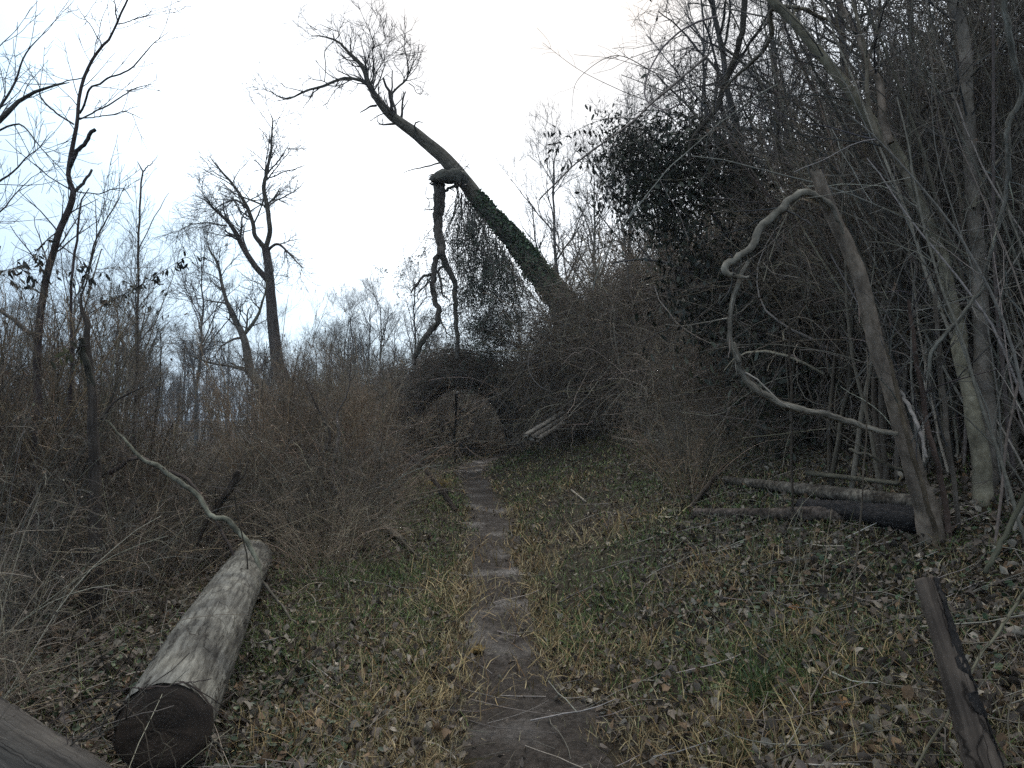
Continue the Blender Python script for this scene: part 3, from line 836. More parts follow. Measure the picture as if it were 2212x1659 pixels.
# ================================================================== HERO TREES
def tips(mb, rng, p, r, spec, col, up=.06):
    """successive orders of twigs on one or more paths"""
    for (m, t0, t1, ang, L, n, wig, rr, rmin) in spec:
        p, r = grow(rng, p, r, m, t0, t1, ang, L, n, wig, up, rr, rmin)
        tubes(mb, p, r, 4 if rmin > .004 else 3, col, rng, .25)
    return p, r
def C2(pts): return [(a * .5209 + 518.4, b * .5209) for a, b in pts]
def C1(pts): return [(a * .5209, b * .5209) for a, b in pts]
def C3(pts): return [(1123 + a * .5001, b * .5001) for a, b in pts]
def C6(pts): return [(1296 + a * .4167, 605 + b * .4167) for a, b in pts]
def C5(pts): return [(604.8 + a * .3515, 734.4 + b * .3515) for a, b in pts]
def C4(pts): return [(a * .5312, 777.6 + b * .5312) for a, b in pts]

# --- the leaning broken tree
D = 21.0
rng = np.random.default_rng(31)
base = V([(1440, 950)], D)[0]; base[2] = H(base[0], base[1])
t = thing("leaning_tree", "big leaning tree with a torn crown and ivy on its lower trunk", "tree", base)
tr, cr, hl, iv = MB(), MB(), MB(), MB()
tw = (.075, .066, .058)
path = [(1178, 612), (1139, 556), (1086, 492), (1031, 431)] + C2([(870, 680), (760, 580), (650, 495), (580, 425), (545, 365), (510, 280), (450, 215), (400, 170), (350, 152), (295, 150)])
pts = np.concatenate([[base - [0, 0, .2]], V([(1300, 745)], D), V(path, D, D - .8)])
f = D / F
p0, r0 = limb(tr, pts, [.38, .36, .32, .285, .25, .225, .2, .17, .14, .105, .08, .062, .043, .03, .02, .012], 70, 12, (1.35, 1.3, 1.25), .05, .015)
def L2(pts, w, k=6, into=tr, d=(D - .6, D - 1.2), n=16, wig=.03): return limb(into, V(C2(pts), *d), [a * f / 2 for a in w], n, k, (1, 1, 1), .04, wig)
lim = []
lim.append(L2([(548, 372), (505, 340), (440, 325), (340, 355), (270, 375), (210, 400), (160, 395), (100, 372)], [9, 7, 6, 5.5, 4.5, 3.5, 2.5, 1.2]))
lim.append(L2([(640, 475), (622, 400), (612, 365), (594, 322)], [9, 7.5, 6, 4], n=12))
lim.append(L2([(628, 390), (668, 345), (697, 300), (695, 255), (680, 205), (672, 182)], [5, 4.5, 4, 3, 2, 1]))
lim.append(L2([(565, 438), (530, 450), (498, 466)], [5, 3.5, 2], n=8))
lim.append(L2([(830, 675), (765, 688), (680, 716)], [4, 3, 1.2], n=8))
lim.append(L2([(890, 690), (920, 705), (950, 680)], [3, 2, 1], n=8))
lim.append(L2([(730, 545), (725, 508), (742, 515), (765, 512)], [4, 3, 2.5, 1], n=8))
lim.append(L2([(540, 345), (552, 270), (540, 150), (515, 90)], [4, 3, 2, .8]))
lim.append(L2([(552, 350), (575, 290), (600, 240), (605, 160)], [3.5, 2.5, 1.5, .7]))
lim.append(L2([(350, 340), (357, 290), (355, 205), (410, 150), (405, 120), (340, 108), (325, 98)], [2, 2, 1.8, 1.8, 1.5, 1.2, .7]))
lim.append(L2([(335, 360), (300, 395), (275, 430), (260, 450)], [3, 2.5, 1.6, .8], n=8))
lim.append(L2([(430, 330), (390, 380), (345, 440)], [2, 1.5, .8], n=8))
lim.append(L2([(700, 345), (745, 390), (760, 378)], [2, 1.4, .7], n=8))
for j in (0, 2, 7, 8):
    a, b = lim[j]
    tips(cr, rng, a[None], b[None], [(12, .15, 1, (.4, 1.1), (.5, 1.5), 7, .16, .5, .006), (4, .2, 1, (.4, 1), (.25, .7), 5, .18, .6, .0045), (3, .2, 1, (.4, 1), (.12, .35), 3, .15, .7, .0035)], tw)
for j in (9, 10, 11, 12, 5):
    a, b = lim[j]
    tips(cr, rng, a[None], b[None], [(6, .2, 1, (.4, 1.1), (.25, .7), 5, .18, .6, .005), (2, .2, 1, (.4, 1), (.12, .4), 4, .18, .7, .0035)], tw)
tips(cr, rng, p0[None, 50:], r0[None, 50:], [(40, .05, 1, (.5, 1.2), (.4, 1.6), 7, .16, .3, .006), (4, .2, 1, (.4, 1), (.2, .7), 5, .18, .6, .0045), (2, .2, 1, (.4, 1), (.1, .3), 3, .15, .7, .0035)], tw, .1)
# the torn limb that hangs from the trunk
L2([(925, 745), (880, 728), (830, 738), (790, 748)], [34, 32, 24, 8], 10, hl, n=14)
for s in range(9):
    yv = 728 + rng.uniform(0, 34)
    L2([(840, yv), (805 + rng.uniform(-6, 6), yv + rng.uniform(-8, 10)), (786 - rng.uniform(0, 8), yv + rng.uniform(-6, 14))], [8, 4, 1], 4, hl, n=6)
L2([(832, 755), (826, 850), (823, 930), (836, 1040), (835, 1062)], [26, 24, 20, 18, 15], 10, hl, n=26)
L2([(833, 1050), (806, 1130), (807, 1235), (828, 1300), (795, 1365), (745, 1435), (722, 1510)], [13, 12, 11, 12, 12, 12, 10], 8, hl, n=34)
L2([(836, 1050), (862, 1110), (884, 1170), (892, 1260), (903, 1370), (900, 1490)], [14, 13, 11, 10, 9, 8], 8, hl, n=30)
for pp, ww in (([(806, 1130), (760, 1150), (735, 1180), (710, 1214)], [7, 6, 5, 4]), ([(805, 1140), (755, 1190), (740, 1250)], [4, 3, 1.5]),
               ([(845, 1105), (822, 1140), (835, 1180), (842, 1220), (870, 1246)], [6, 6, 5, 4, 2]), ([(815, 1160), (780, 1180), (765, 1220)], [4, 3, 1.5]),
               ([(812, 770), (806, 830), (803, 890)], [6, 4, 1]), ([(872, 780), (900, 768), (925, 765)], [5, 7, 8]), ([(852, 792), (872, 776), (890, 770)], [7, 6, 5]),
               ([(772, 775), (776, 830), (795, 870)], [1.5, 1.5, 1]), ([(800, 868), (780, 872), (762, 876)], [3, 2, 1]),
               ([(828, 1310), (850, 1370), (890, 1400)], [4, 3, 1.5]), ([(745, 1435), (770, 1400), (825, 1330)], [3, 4, 4])):
    a, b = L2(pp, ww, 5, hl, n=10)
    tips(hl, rng, a[None], b[None], [(4, .2, 1, (.4, 1.1), (.2, .6), 5, .2, .6, .004)], (1, 1, 1))
q = 260
a = rng.integers(0, 26, q); st = np.array(V(C2([(832, 790)]), D - 1))[0] + 0 * a[:, None]
st = V(C2([(835, 790), (823, 930), (836, 1040)]), D - 1)
st = spline(st, 60)[rng.integers(0, 60, q)]
pp = walk(rng, st, rng.normal(0, 1, (q, 3)) + [0, 0, -1.0], rng.uniform(.15, .6, q), 5, .25, -.35)
tubes(hl, pp, np.full((q, 5), .003), 3, (.8, .8, .8), rng)
# ivy that covers the lower trunk
nn = 15000
i = rng.integers(10, 38, nn); up_ = np.array([.55, 0, .75])
ringd = norm(rng.normal(0, 1, (nn, 3)) + up_ * .7)
thick = np.interp(i, [10, 14, 24, 31, 38], [.5, .32, .18, .1, .03])[:, None] * rng.uniform(.3, 1.15, (nn, 1))
ctr = p0[i] + (p0[i + 1] - p0[i]) * rng.uniform(0, 1, (nn, 1))
leaf_cloud(iv, ctr + ringd * (r0[i][:, None] * .85 + thick * .55), rng, (.07, .13), .7, ((.06, .1, .05), (.05, .082, .042), (.085, .125, .06), (.066, .076, .045)))
tr.build("trunk", 'furrow', t); cr.build("crown", 'twig', t); hl.build("hanging_limb", 'furrow', t); iv.build("ivy", 'leaf', t, smooth=False)

# --- curtain of vines hanging under the leaning trunk
def curtain():
    rng = np.random.default_rng(35)
    q = 150
    tt = rng.uniform(0, 1, q)
    u = 985 + 125 * tt; v0 = 395 + 165 * tt + rng.uniform(-5, 14, q)
    ln_v = np.interp(tt, [0, .25, .6, 1], [370, 420, 350, 250]) * rng.uniform(.55, 1.08, q)
    d = D - .3 + rng.uniform(-.7, .7, q)
    st = np.array([P(a, b, c) for a, b, c in zip(u, v0, d)])
    pts = walk(rng, st, rng.normal(0, .25, (q, 3)) + [-.12, 0, -1.], ln_v * f, 16, .26, -.2, .1)
    mb, lv = MB(), MB()
    tubes(mb, pts, rng.uniform(.004, .013, (q, 1)) * np.linspace(1, .4, 16)[None], 4, (.075, .062, .05), rng)
    p1, r1 = grow(rng, pts, np.full((q, 16), .005), 13, .05, 1, (.4, 1.4), (.25, .9), 7, .38, -.07, .7, .003)
    tubes(mb, p1, r1, 3, (.055, .046, .04), rng)
    nl = 34000
    a = rng.integers(0, len(p1), nl); b = rng.integers(0, 7, nl)
    leaf_cloud(lv, p1[a, b] + rng.normal(0, .05, (nl, 3)), rng, (.03, .06), .45, ((.05, .072, .042), (.04, .056, .036), (.065, .075, .048), (.08, .075, .055)), droop=1.2)
    base = np.array([st[:, 0].mean(), st[:, 1].mean(), 0]); base[2] = H(base[0], base[1])
    o = thing("hanging_vines", "dark leafy curtain of vines hanging under the leaning trunk", "vine", base)
    mb.build("stems", 'twig', o); lv.build("leaves", 'leaf', o, smooth=False)
curtain()

# --- forked tree on the left
def hero_tree(name, label, d, parts, twigs, bark, seed, col=(1, 1, 1), base_uv=None, group=None, twcol=(.075, .068, .062), lump=.05):
    """parts: list of (uv list, widths in view pixels, d offset at the end)"""
    rng = np.random.default_rng(seed)
    b = P(*base_uv, d) if base_uv else P(*parts[0][0][0], d)
    gz_ = float(H(b[0], b[1])); b[2] = gz_
    t = thing(name, label, "tree", b, group)
    tr, cr = MB(), MB(); g = d / F; paths = []
    for j, (uv, wd, dd, *_off) in enumerate(parts):
        pts = V(uv, d + (parts[j][3] if len(parts[j]) > 3 else 0), d + dd)
        if j == 0: pts = np.concatenate([[b - [0, 0, .15]], pts])
        ww = [x * g / 2 for x in wd]
        if j == 0: ww = [ww[0] * 1.15] + ww
        paths.append(limb(tr, pts, ww, max(14, 5 * len(uv)), 10 if wd[0] * g > .08 else 7, col, lump, .006 * min(d, 9) / 6))
    for js, spec, up in twigs:
        for j in js:
            a, r = paths[j]
            tips(cr, rng, a[None], r[None], spec, twcol, up)
    tr.build("trunk", bark, t)
    if cr.n: cr.build("crown", 'twig', t)
    return t
B1 = [(9, .25, 1, (.4, 1.1), (.8, 2.0), 8, .15, .45, .008), (6, .15, 1, (.4, 1.1), (.4, 1.0), 6, .18, .6, .005), (4, .15, 1, (.4, 1), (.2, .5), 4, .18, .7, .004)]
hero_tree("forked_tree", "tall dark forked tree standing alone above the left wood", 25.0, [
    (C1([(1190, 1650), (1150, 1500), (1130, 1330), (1118, 1150), (1102, 1030)]), [34, 28, 24, 20, 17], 0),
    (C1([(1125, 1180), (1040, 1080), (980, 970), (935, 910), (890, 870), (850, 830)]), [14, 12, 10, 7, 4, 2], -1.2),
    (C1([(1102, 1035), (1060, 980), (1048, 920), (1020, 850), (970, 770), (910, 700), (870, 650)]), [12, 10, 9, 8, 6, 4, 1.5], .8),
    (C1([(1100, 1035), (1118, 960), (1110, 870), (1095, 780), (1110, 700), (1125, 600), (1130, 500), (1120, 470)]), [12, 11, 10, 9, 7, 5, 3, 1.5], 0),
    (C1([(1105, 1045), (1150, 1012), (1195, 1050), (1250, 1105)]), [7, 6, 4, 2], -.6),
    (C1([(1020, 850), (960, 830), (870, 880)]), [5, 4, 1.5], .3),
    (C1([(1098, 860), (1140, 815), (1160, 780)]), [5, 4, 2], .6),
    (C1([(940, 935), (860, 925), (800, 930), (740, 960)]), [4, 3, 2, 1], -1.0),
    (C1([(1110, 720), (1160, 660), (1200, 600)]), [4, 3, 1], .6),
    ], [((1, 2, 3), [(13,) + B1[0][1:], B1[1], B1[2]], .03), ((4, 5, 6, 7, 8), [(7, .2, 1, (.4, 1.1), (.5, 1.3), 7, .16, .5, .007), B1[1], B1[2]], .0)], 'furrow', 41, (.8, .8, .8), (625, 960))
hero_tree("grey_tree", "pale grey tree forking low just left of the tall dark forked tree", 20.0, [
    (C1([(1110, 1660), (1040, 1540), (1020, 1440), (1002, 1382), (950, 1280), (920, 1180), (900, 1090), (860, 1020)]), [24, 20, 17, 15, 9, 7, 5, 2], 0),
    (C1([(1010, 1390), (1062, 1320), (1092, 1240), (1110, 1150)]), [8, 7, 5, 2], .4),
    (C1([(1000, 1400), (940, 1420), (890, 1470)]), [6, 4, 1.5], -.5),
    (C1([(1040, 1545), (960, 1520), (860, 1500), (780, 1470)]), [6, 5, 4, 2], -.6),
    (C1([(935, 1260), (880, 1250), (800, 1230)]), [4, 3, 1], .3),
    ], [((0,), [(14, .35, 1, (.4, 1.1), (.6, 1.5), 7, .16, .4, .006), B1[1], B1[2]], .06), ((1, 2, 3, 4), [(8, .2, 1, (.4, 1.1), (.4, 1.1), 7, .16, .5, .006), B1[1], (3,) + B1[2][1:]], .05)],
    'smooth', 42, (.75, .75, .75), (600, 960), twcol=(.1, .092, .085))

# --- young trees at the left edge
TW = [(5, .2, 1, (.35, .9), (.25, .6), 7, .1, .5, .0022), (3, .2, 1, (.4, 1.0), (.08, .22), 4, .15, .7, .0016)]
hero_tree("sapling", "slim bent sapling with cut stubs reaching above the left thicket", 6.0, [
    (C1([(150, 1900), (158, 1640), (155, 1400), (195, 1150), (250, 950), (303, 805), (280, 735), (290, 640), (315, 520), (335, 370), (400, 220), (460, 150), (530, 0), (560, -90)]),
     [18, 17, 16, 15, 14, 13, 10, 10, 8, 7, 6, 5, 4, 3], 0),
    (C1([(303, 805), (340, 768), (380, 704)]), [9, 7, 5], .1),
    (C1([(286, 700), (312, 640), (395, 538)]), [9, 9, 8], -.2),
    (C1([(330, 495), (450, 430), (560, 370), (640, 345)]), [4, 3.5, 2.5, 1], .5),
    (C1([(330, 470), (370, 380), (440, 330), (560, 270), (630, 180), (700, 130)]), [5, 4.5, 4, 3, 2, 1], -.4),
    (C1([(305, 515), (210, 450), (170, 400), (150, 340), (75, 215)]), [4, 4, 3, 2, 1], .4),
    (C1([(325, 490), (440, 480), (520, 462), (592, 492)]), [3, 2.5, 2, 1], -.3),
    (C1([(310, 790), (420, 802), (500, 780), (556, 838)]), [3, 2.5, 2, 1], .2),
    (C1([(158, 1390), (100, 1370), (40, 1310), (-40, 1270)]), [12, 10, 8, 6], .3),
    (C1([(370, 290), (320, 330), (150, 350), (0, 320)]), [3, 2.5, 2, 1], .5),
    (C1([(400, 215), (420, 190), (380, 110), (320, 20)]), [3, 2.5, 2, 1], .2),
    (C1([(490, 100), (560, 80), (650, 35)]), [2.5, 2, 1], -.2),
    (C1([(490, 90), (480, 30), (470, -30)]), [3, 2.5, 1.5], .2),
    (C1([(345, 350), (380, 250), (420, 100), (450, 0)]), [2.5, 2, 1.5, 1], .4),
    ], [((3, 4, 5, 6, 7, 9, 10, 11, 12, 13), TW, .02), ((0,), [(18, .5, 1, (.4, 1), (.3, .8), 7, .1, .3, .0022), TW[1]], .02)], 'smooth', 43, (.5, .48, .55), (70, 1290), twcol=(.085, .078, .085))
hero_tree("sapling", "leaning branch of a young tree entering at the far left edge", 5.6, [
    ([(-330, 1300), (-200, 620), (-60, 330), (0, 262), (50, 210), (100, 190), (150, 178)], [26, 22, 15, 12, 9, 6, 2], .3),
    ([(-60, 330), (20, 200), (60, 110), (115, 50)], [6, 5, 3, 1], 0, .1), ([(-40, 300), (40, 270), (100, 330), (160, 400)], [5, 4, 2, 1], -.2, .1),
    ([(-120, 420), (-20, 400), (60, 340), (100, 300)], [6, 5, 3, 1], .2), ([(-150, 500), (-20, 470), (50, 400), (90, 370)], [5, 4, 2, 1], .2),
    ([(-100, 380), (-30, 140), (40, 60)], [5, 3, 1], .2)],
    [((1, 2, 3, 4, 5), [(9, .2, 1, (.35, .9), (.3, .7), 7, .1, .5, .0022), TW[1]], .04), ((0,), [(10, .5, 1, (.4, 1), (.3, .8), 7, .1, .3, .0022), TW[1]], .03)], 'smooth', 44, (.55, .55, .62), (-340, 1330), twcol=(.09, .085, .095))
hero_tree("sapling", "straight thin sapling rising to a small fork at its top", 7.5, [
    (C1([(560, 1900), (565, 1500), (572, 1200), (575, 950), (580, 800), (592, 715), (570, 670)]), [6, 5.5, 5, 4.5, 4, 3.5, 1.5], 0),
    (C1([(592, 715), (625, 680), (652, 640)]), [3, 2, 1], 0), (C1([(575, 1050), (640, 900), (700, 800)]), [2.5, 2, 1], .2)],
    [((0,), [(16, .3, .95, (.35, .8), (.3, .8), 7, .1, .4, .002), TW[1]], .05)], 'smooth', 45, (.6, .58, .58), (300, 1240))
hero_tree("sapling", "thin forked sapling just right of the slim bent one", 6.6, [
    (C1([(285, 1900), (295, 1500), (300, 1200), (320, 950), (330, 850), (370, 780)]), [8, 7, 6, 5, 4, 2], 0),
    (C1([(340, 1200), (400, 1000), (470, 860), (525, 765)]), [4, 3.5, 2.5, 1], .3), (C1([(330, 1260), (380, 1080), (400, 900), (385, 800)]), [4, 3, 2, 1], -.3)],
    [((0, 1, 2), [(9, .2, .95, (.35, .8), (.3, .8), 7, .1, .4, .002), TW[1]], .05)], 'smooth', 46, (.6, .58, .6), (150, 1290))
hero_tree("snag", "short dead snag with two broken tops in the left thicket", 5.6, [
    (C1([(395, 2250), (390, 1900), (382, 1640), (372, 1520), (366, 1420), (368, 1340), (345, 1300), (336, 1215)]), [28, 24, 18, 14, 12, 11, 9, 4], 0),
    (C1([(385, 1600), (350, 1480), (338, 1405)]), [16, 15, 12], -.1), (C1([(392, 1800), (440, 1700), (520, 1640), (600, 1600)]), [8, 6, 4, 2], .3)], [], 'greylog', 47, (.5, .46, .44), (205, 1330))

# --- smooth grey trunks on the right
hero_tree("broken_tree", "grey trunk snapped off at its top with a bent torn limb", 4.4, [
    (C3([(1590, 1640), (1530, 1400), (1470, 1200), (1400, 1040), (1340, 900), (1300, 800), (1268, 725)])[:0] + C6([(1720, 1250), (1650, 1050), (1560, 750), (1450, 400), (1385, 130)]) + C3([(1470, 1200), (1400, 1040), (1340, 900), (1300, 800), (1268, 728)]),
     [58, 42, 36, 34, 33, 31, 30, 29, 27, 24], 0),
    (C3([(1335, 900), (1290, 855), (1225, 832), (1160, 875), (1100, 930), (1040, 985), (1005, 1055), (950, 1108), (905, 1135), (888, 1162), (905, 1182), (940, 1192), (990, 1195)]),
     [13, 15, 17, 17, 18, 17, 16, 16, 17, 15, 12, 9, 5], -.25, -.05),
    (C3([(1400, 1010), (1365, 930), (1330, 870), (1290, 850)]), [6, 9, 12, 5], -.1, -.08),
    ], [((1,), [(7, .15, .95, (.6, 1.3), (.12, .5), 7, .2, .3, .002), (2, .2, 1, (.4, 1.1), (.06, .2), 4, .2, .6, .0015)], -.04)], 'smooth', 51, (1.2, 1.13, 1.02), (2018, 1150), lump=.03)
hero_tree("smooth_grey_tree", "smooth grey trunk curving up to the left out of the frame", 4.6, [
    (C6([(2000, 1210), (1970, 950), (1935, 700), (1895, 500), (1850, 300)]) + C3([(1910, 1500), (1870, 1300), (1820, 1100), (1760, 950), (1700, 800), (1620, 650), (1550, 560), (1470, 460), (1370, 320), (1280, 220), (1180, 90), (1090, 0), (1000, -120)]),
     [44, 37, 34, 32, 30, 29, 28, 28, 27, 27, 29, 28, 26, 25, 24, 23, 22, 21], .9),
    (C3([(1600, 620), (1570, 520), (1562, 440), (1560, 365), (1510, 295), (1450, 130), (1370, 0), (1330, -80)]), [22, 20, 19, 18, 15, 13, 11, 9], .7, .45),
    (C3([(1680, 790), (1640, 700), (1560, 610), (1510, 480), (1490, 220), (1450, 60), (1430, -60)]), [16, 14, 12, 10, 8, 7, 5], .2, .25),
    (C3([(1210, 30), (1090, 40), (1085, 150), (1030, 240), (930, 330), (880, 395)]), [10, 12, 12, 11, 9, 6], 1.4, .8),
    (C3([(1240, 170), (1180, 60), (1230, 40), (1330, 90), (1400, 150)]), [6, 8, 9, 8, 6], 1.2, .8),
    ], [((1, 2, 3, 4), [(9, .2, 1, (.4, 1.1), (.4, 1.1), 8, .14, .4, .003), (4, .2, 1, (.4, 1.1), (.2, .5), 5, .2, .6, .002)], .0),
        ((0,), [(16, .55, 1, (.5, 1.2), (.5, 1.4), 8, .14, .2, .003), (5, .2, 1, (.4, 1.1), (.2, .5), 5, .2, .6, .002)], .0)], 'smooth', 52, (1.18, 1.08, .95), (2138, 1150), lump=.02)
hero_tree("smooth_grey_tree", "straight smooth grey trunk beside the curving one at right", 4.75, [
    (C6([(2010, 1210), (2000, 800), (1990, 500)]) + C3([(1995, 1640), (1985, 1200), (1965, 1000), (1955, 800), (1945, 600), (1930, 400), (1920, 200), (1870, 0), (1840, -120)]),
     [50, 41, 37, 34, 32, 30, 29, 28, 28, 28, 27, 26], .3),
    (C3([(1960, 900), (2010, 760), (2080, 690), (2177, 650)]), [10, 8, 7, 5], .4, .1),
    (C3([(1940, 360), (1800, 420), (1700, 520), (1640, 640)]), [14, 13, 10, 6], 1.2, .2),
    ], [((1, 2), [(9, .2, 1, (.4, 1.1), (.4, 1.1), 8, .14, .4, .003), (4, .2, 1, (.4, 1.1), (.2, .5), 5, .2, .6, .002)], .0),
        ((0,), [(14, .6, 1, (.5, 1.2), (.5, 1.4), 8, .14, .2, .003), (5, .2, 1, (.4, 1.1), (.2, .5), 5, .2, .6, .002)], .0)], 'smooth', 53, (1.0, .97, .9), (2135, 1150), lump=.02)
bt = bpy.data.objects["broken_tree"]
def splinters(at, toward, q, L, r, parent, name, mat, seed):
    rng = np.random.default_rng(seed); m = MB()
    pp = walk(rng, at + rng.normal(0, r * .55, (q, 3)), np.tile(norm(toward), (q, 1)) + rng.normal(0, .18, (q, 3)), rng.uniform(*L, q), 5, .05, 0)
    tubes(m, pp, np.linspace(1, .15, 5)[None] * rng.uniform(.12, .38, (q, 1)) * r, 4, (.8, .76, .7), rng, .35); m.build(name, mat, parent)
tp, t2 = P(1757, 364, 4.4), P(1772, 400, 4.4)
splinters(t2 + (tp - t2) * .75, tp - t2, 26, (.05, .13), .034, bt, "splintered_top", 'greylog', 501)
splinters(P(1772, 432, 4.36), P(1735, 415, 4.36) - P(1772, 432, 4.36), 22, (.06, .16), .03, bt, "torn_joint", 'torn', 502)
# thin brown stems near the vine loop
for j, (uv, wd, lb) in enumerate([(C6([(1190, 760), (1195, 700), (1222, 400), (1232, 20), (1240, -200)]), [9, 9, 9, 8, 7], "thin straight brown stem inside the hanging vine loop"),
                            (C6([(1195, 1060), (1210, 930), (1260, 700), (1292, 500), (1310, 30), (1300, -250)]), [11, 11, 11, 10, 9, 7], "thin leaning brown stem between the vine loop and the broken trunk"),
                            (C3([(1165, 1470), (1160, 1400), (1110, 1240), (1070, 1150), (1078, 1060)]), [5, 6, 6, 5, 4], "short crooked stem hanging below the torn limb"),
                            (C6([(1310, 1640), (1350, 1200), (1375, 800), (1390, 400), (1380, 350)]), [4, 4, 3.5, 3, 2], "pale upright stalk standing before the fallen logs")]):
    hero_tree("thin_stem", lb, (6.3, 6.0, 5.6, 3.6)[j], [(uv, wd, 0)], [] if j > 1 else [((0,), [(8, .3, 1, (.4, 1.2), (.3, .8), 7, .15, .4, .002)], 0)], 'shaggy' if j == 3 else 'twigbark', 60 + j, (.75, .66, .56)) if j == 3 else \
    hero_tree("thin_stem", lb, (6.3, 6.0, 5.6, 3.6)[j], [(uv, wd, 0)], [] if j > 1 else [((0,), [(8, .3, 1, (.4, 1.2), (.3, .8), 7, .15, .4, .002)], 0)], 'greylog', 60 + j, (.62, .55, .47))

# slender stems tangled among the grey trunks
rng = np.random.default_rng(66)
for j in range(43):
    y = rng.uniform(4.7, 7.2); x = rng.uniform(.5 * y + .3, .64 * y + 1.2)
    if j > 33: y = rng.uniform(3.6, 4.9); x = rng.uniform(.67 * y, .74 * y + .4)
    b = np.array([x, y, float(H(x, y)) - .05]); mb = MB()
    q = rng.integers(1, 4)
    d = rng.normal(0, .2, (q, 3)) * [1, .4, .2] + [-.06 if j < 34 else .08, .12, 1]
    pp = walk(rng, np.tile(b, (q, 1)) + rng.normal(0, .06, (q, 3)) * [1, 1, 0], d, rng.uniform(1.6, 4.6 if j < 34 else 3.0, q), 16, .05, rng.uniform(-.09, .02), .04)
    rr_ = rng.uniform(.004, .0115, (q, 1)) * np.linspace(1, .4, 16)[None]
    cc = np.array([(.15, .128, .104), (.11, .09, .072), (.2, .178, .15)][j % 3])
    tubes(mb, pp, rr_, 6, cc, rng, .25, .03)
    p1, r1 = grow(rng, pp, rr_, 7, .15, .95, (.5, 1.2), (.2, .9), 8, .14, -.02, .45, .0018); tubes(mb, p1, r1, 4, cc * .9, rng, .3)
    p2, r2 = grow(rng, p1, r1, 3, .2, 1, (.5, 1.2), (.1, .35), 5, .2, .0, .6, .0014); tubes(mb, p2, r2, 3, cc * .85, rng, .3)
    tag(mb.build("slender_stem", 'twig', loc=b), "slender bare stem tangled among the smooth grey trunks at right", "stem", "slender stems among the grey trunks")

# --- grapevines
def vine(label, uv, d0, d1, wd, mat='shaggy', col=(1, 1, 1), seed=70, shag=60, name="grapevine", cat="vine"):
    rng = np.random.default_rng(seed); mb = MB(); g = (d0 + d1) / 2 / F
    pts = V(uv, d0, d1); n = max(30, 7 * len(uv))
    p, r = limb(mb, pts, [x * g / 2 for x in wd], n, 8, col, .12, .004, True, rng)
    if shag:
        i = rng.integers(1, n - 2, shag); st = p[i] + norm(rng.normal(0, 1, (shag, 3))) * r[i][:, None] * .9
        pp = walk(rng, st, norm(p[i + 1] - p[i]) + rng.normal(0, .25, (shag, 3)), rng.uniform(.03, .12, shag), 4, .12, -.03)
        tubes(mb, pp, np.full((shag, 4), .0025) * np.linspace(1, .4, 4), 3, np.array(col) * 1.0, rng, .3)
        p1, r1 = grow(rng, p[None], r[None], 9, .05, .95, (.5, 1.2), (.15, .5), 7, .15, .0, .35, .002); tubes(mb, p1, r1, 4, np.array(col) * .8, rng, .3)
    mid = p[0].copy()
    o = mb.build(name, mat, loc=mid); tag(o, label, cat)
vine("shaggy pale grapevine looping from the torn limb down to the broken trunk", C3([(990, 1120), (975, 1160), (930, 1250), (910, 1380), (915, 1480), (945, 1570)]) + C6([(690, 330), (735, 470), (800, 560), (920, 630), (1080, 680), (1250, 720), (1400, 770), (1540, 795)]),
     4.2, 4.3, [7, 9, 11, 11, 12, 12, 13, 14, 15, 15, 14, 14, 13, 12])
vine("pale peeling vine climbing at the far right edge", C3([(2085, -40), (2110, 150), (2140, 280), (2172, 400), (2112, 530), (2110, 640), (2110, 780), (2080, 930), (2030, 1100), (1990, 1250), (1950, 1300)]), 3.9, 4.4, [11, 13, 13, 12, 13, 12, 11, 9, 8, 8, 5], seed=71, col=(1.1, 1.08, 1.02))
vine("pale curved vine stem arching between the two leaning grey trunks", C3([(2010, 1235), (1950, 1310), (1880, 1400), (1800, 1490), (1770, 1560), (1760, 1640)]) + C6([(1705, 420), (1700, 560)]), 4.1, 4.3, [7, 8, 9, 9, 8, 7, 6, 3], seed=72)
vine("pale split stick leaning against the base of the broken trunk", C6([(1555, 560), (1600, 650), (1650, 770), (1695, 920)]), 4.3, 4.2, [5, 8, 8, 6], 'torn', (.8, .8, .8), 73, 0, "broken_stick", "stick")
vine("dark thick vine hanging down from the top between sky gaps", C3([(975, -60), (960, 120), (930, 240), (880, 380), (850, 470), (780, 550), (738, 625), (735, 700)]), 7.5, 7.3, [13, 13, 13, 12, 12, 11, 10, 7], 'furrow', (.6, .6, .6), 74, 30)
vine("thin arching cane with a bare curve over the dark hollow", C6([(770, 400), (800, 370), (900, 325), (1010, 315), (1100, 340), (1125, 400)]), 5.6, 5.6, [3, 3, 3, 3, 3, 2], 'greylog', (.8, .75, .7), 75, 0)
vine("dead grey cane pointing left beneath the dark hollow", C6([(1640, 1010), (1500, 960), (1400, 910), (1292, 880)]), 4.4, 4.6, [8, 7, 7, 6], 'greylog', (1, .95, .85), 76, 0, "broken_stick", "stick")
vine("long thin pole slanting across the leaf litter at right", [(2240, 1240), (2180, 1330), (2080, 1480), (1960, 1700)], 3.0, 2.3, [7, 7, 6, 5], 'greylog', (.95, .88, .75), 77, 0, "broken_stick", "stick")
vine("thick forked pole slanting beside the bases of the grey trunks", C6([(2230, 1080), (2150, 1230), (2070, 1380), (2000, 1520)]), 3.6, 3.6, [11, 11, 10, 10], 'greylog', (.8, .75, .66), 78, 0, "broken_stick", "stick")
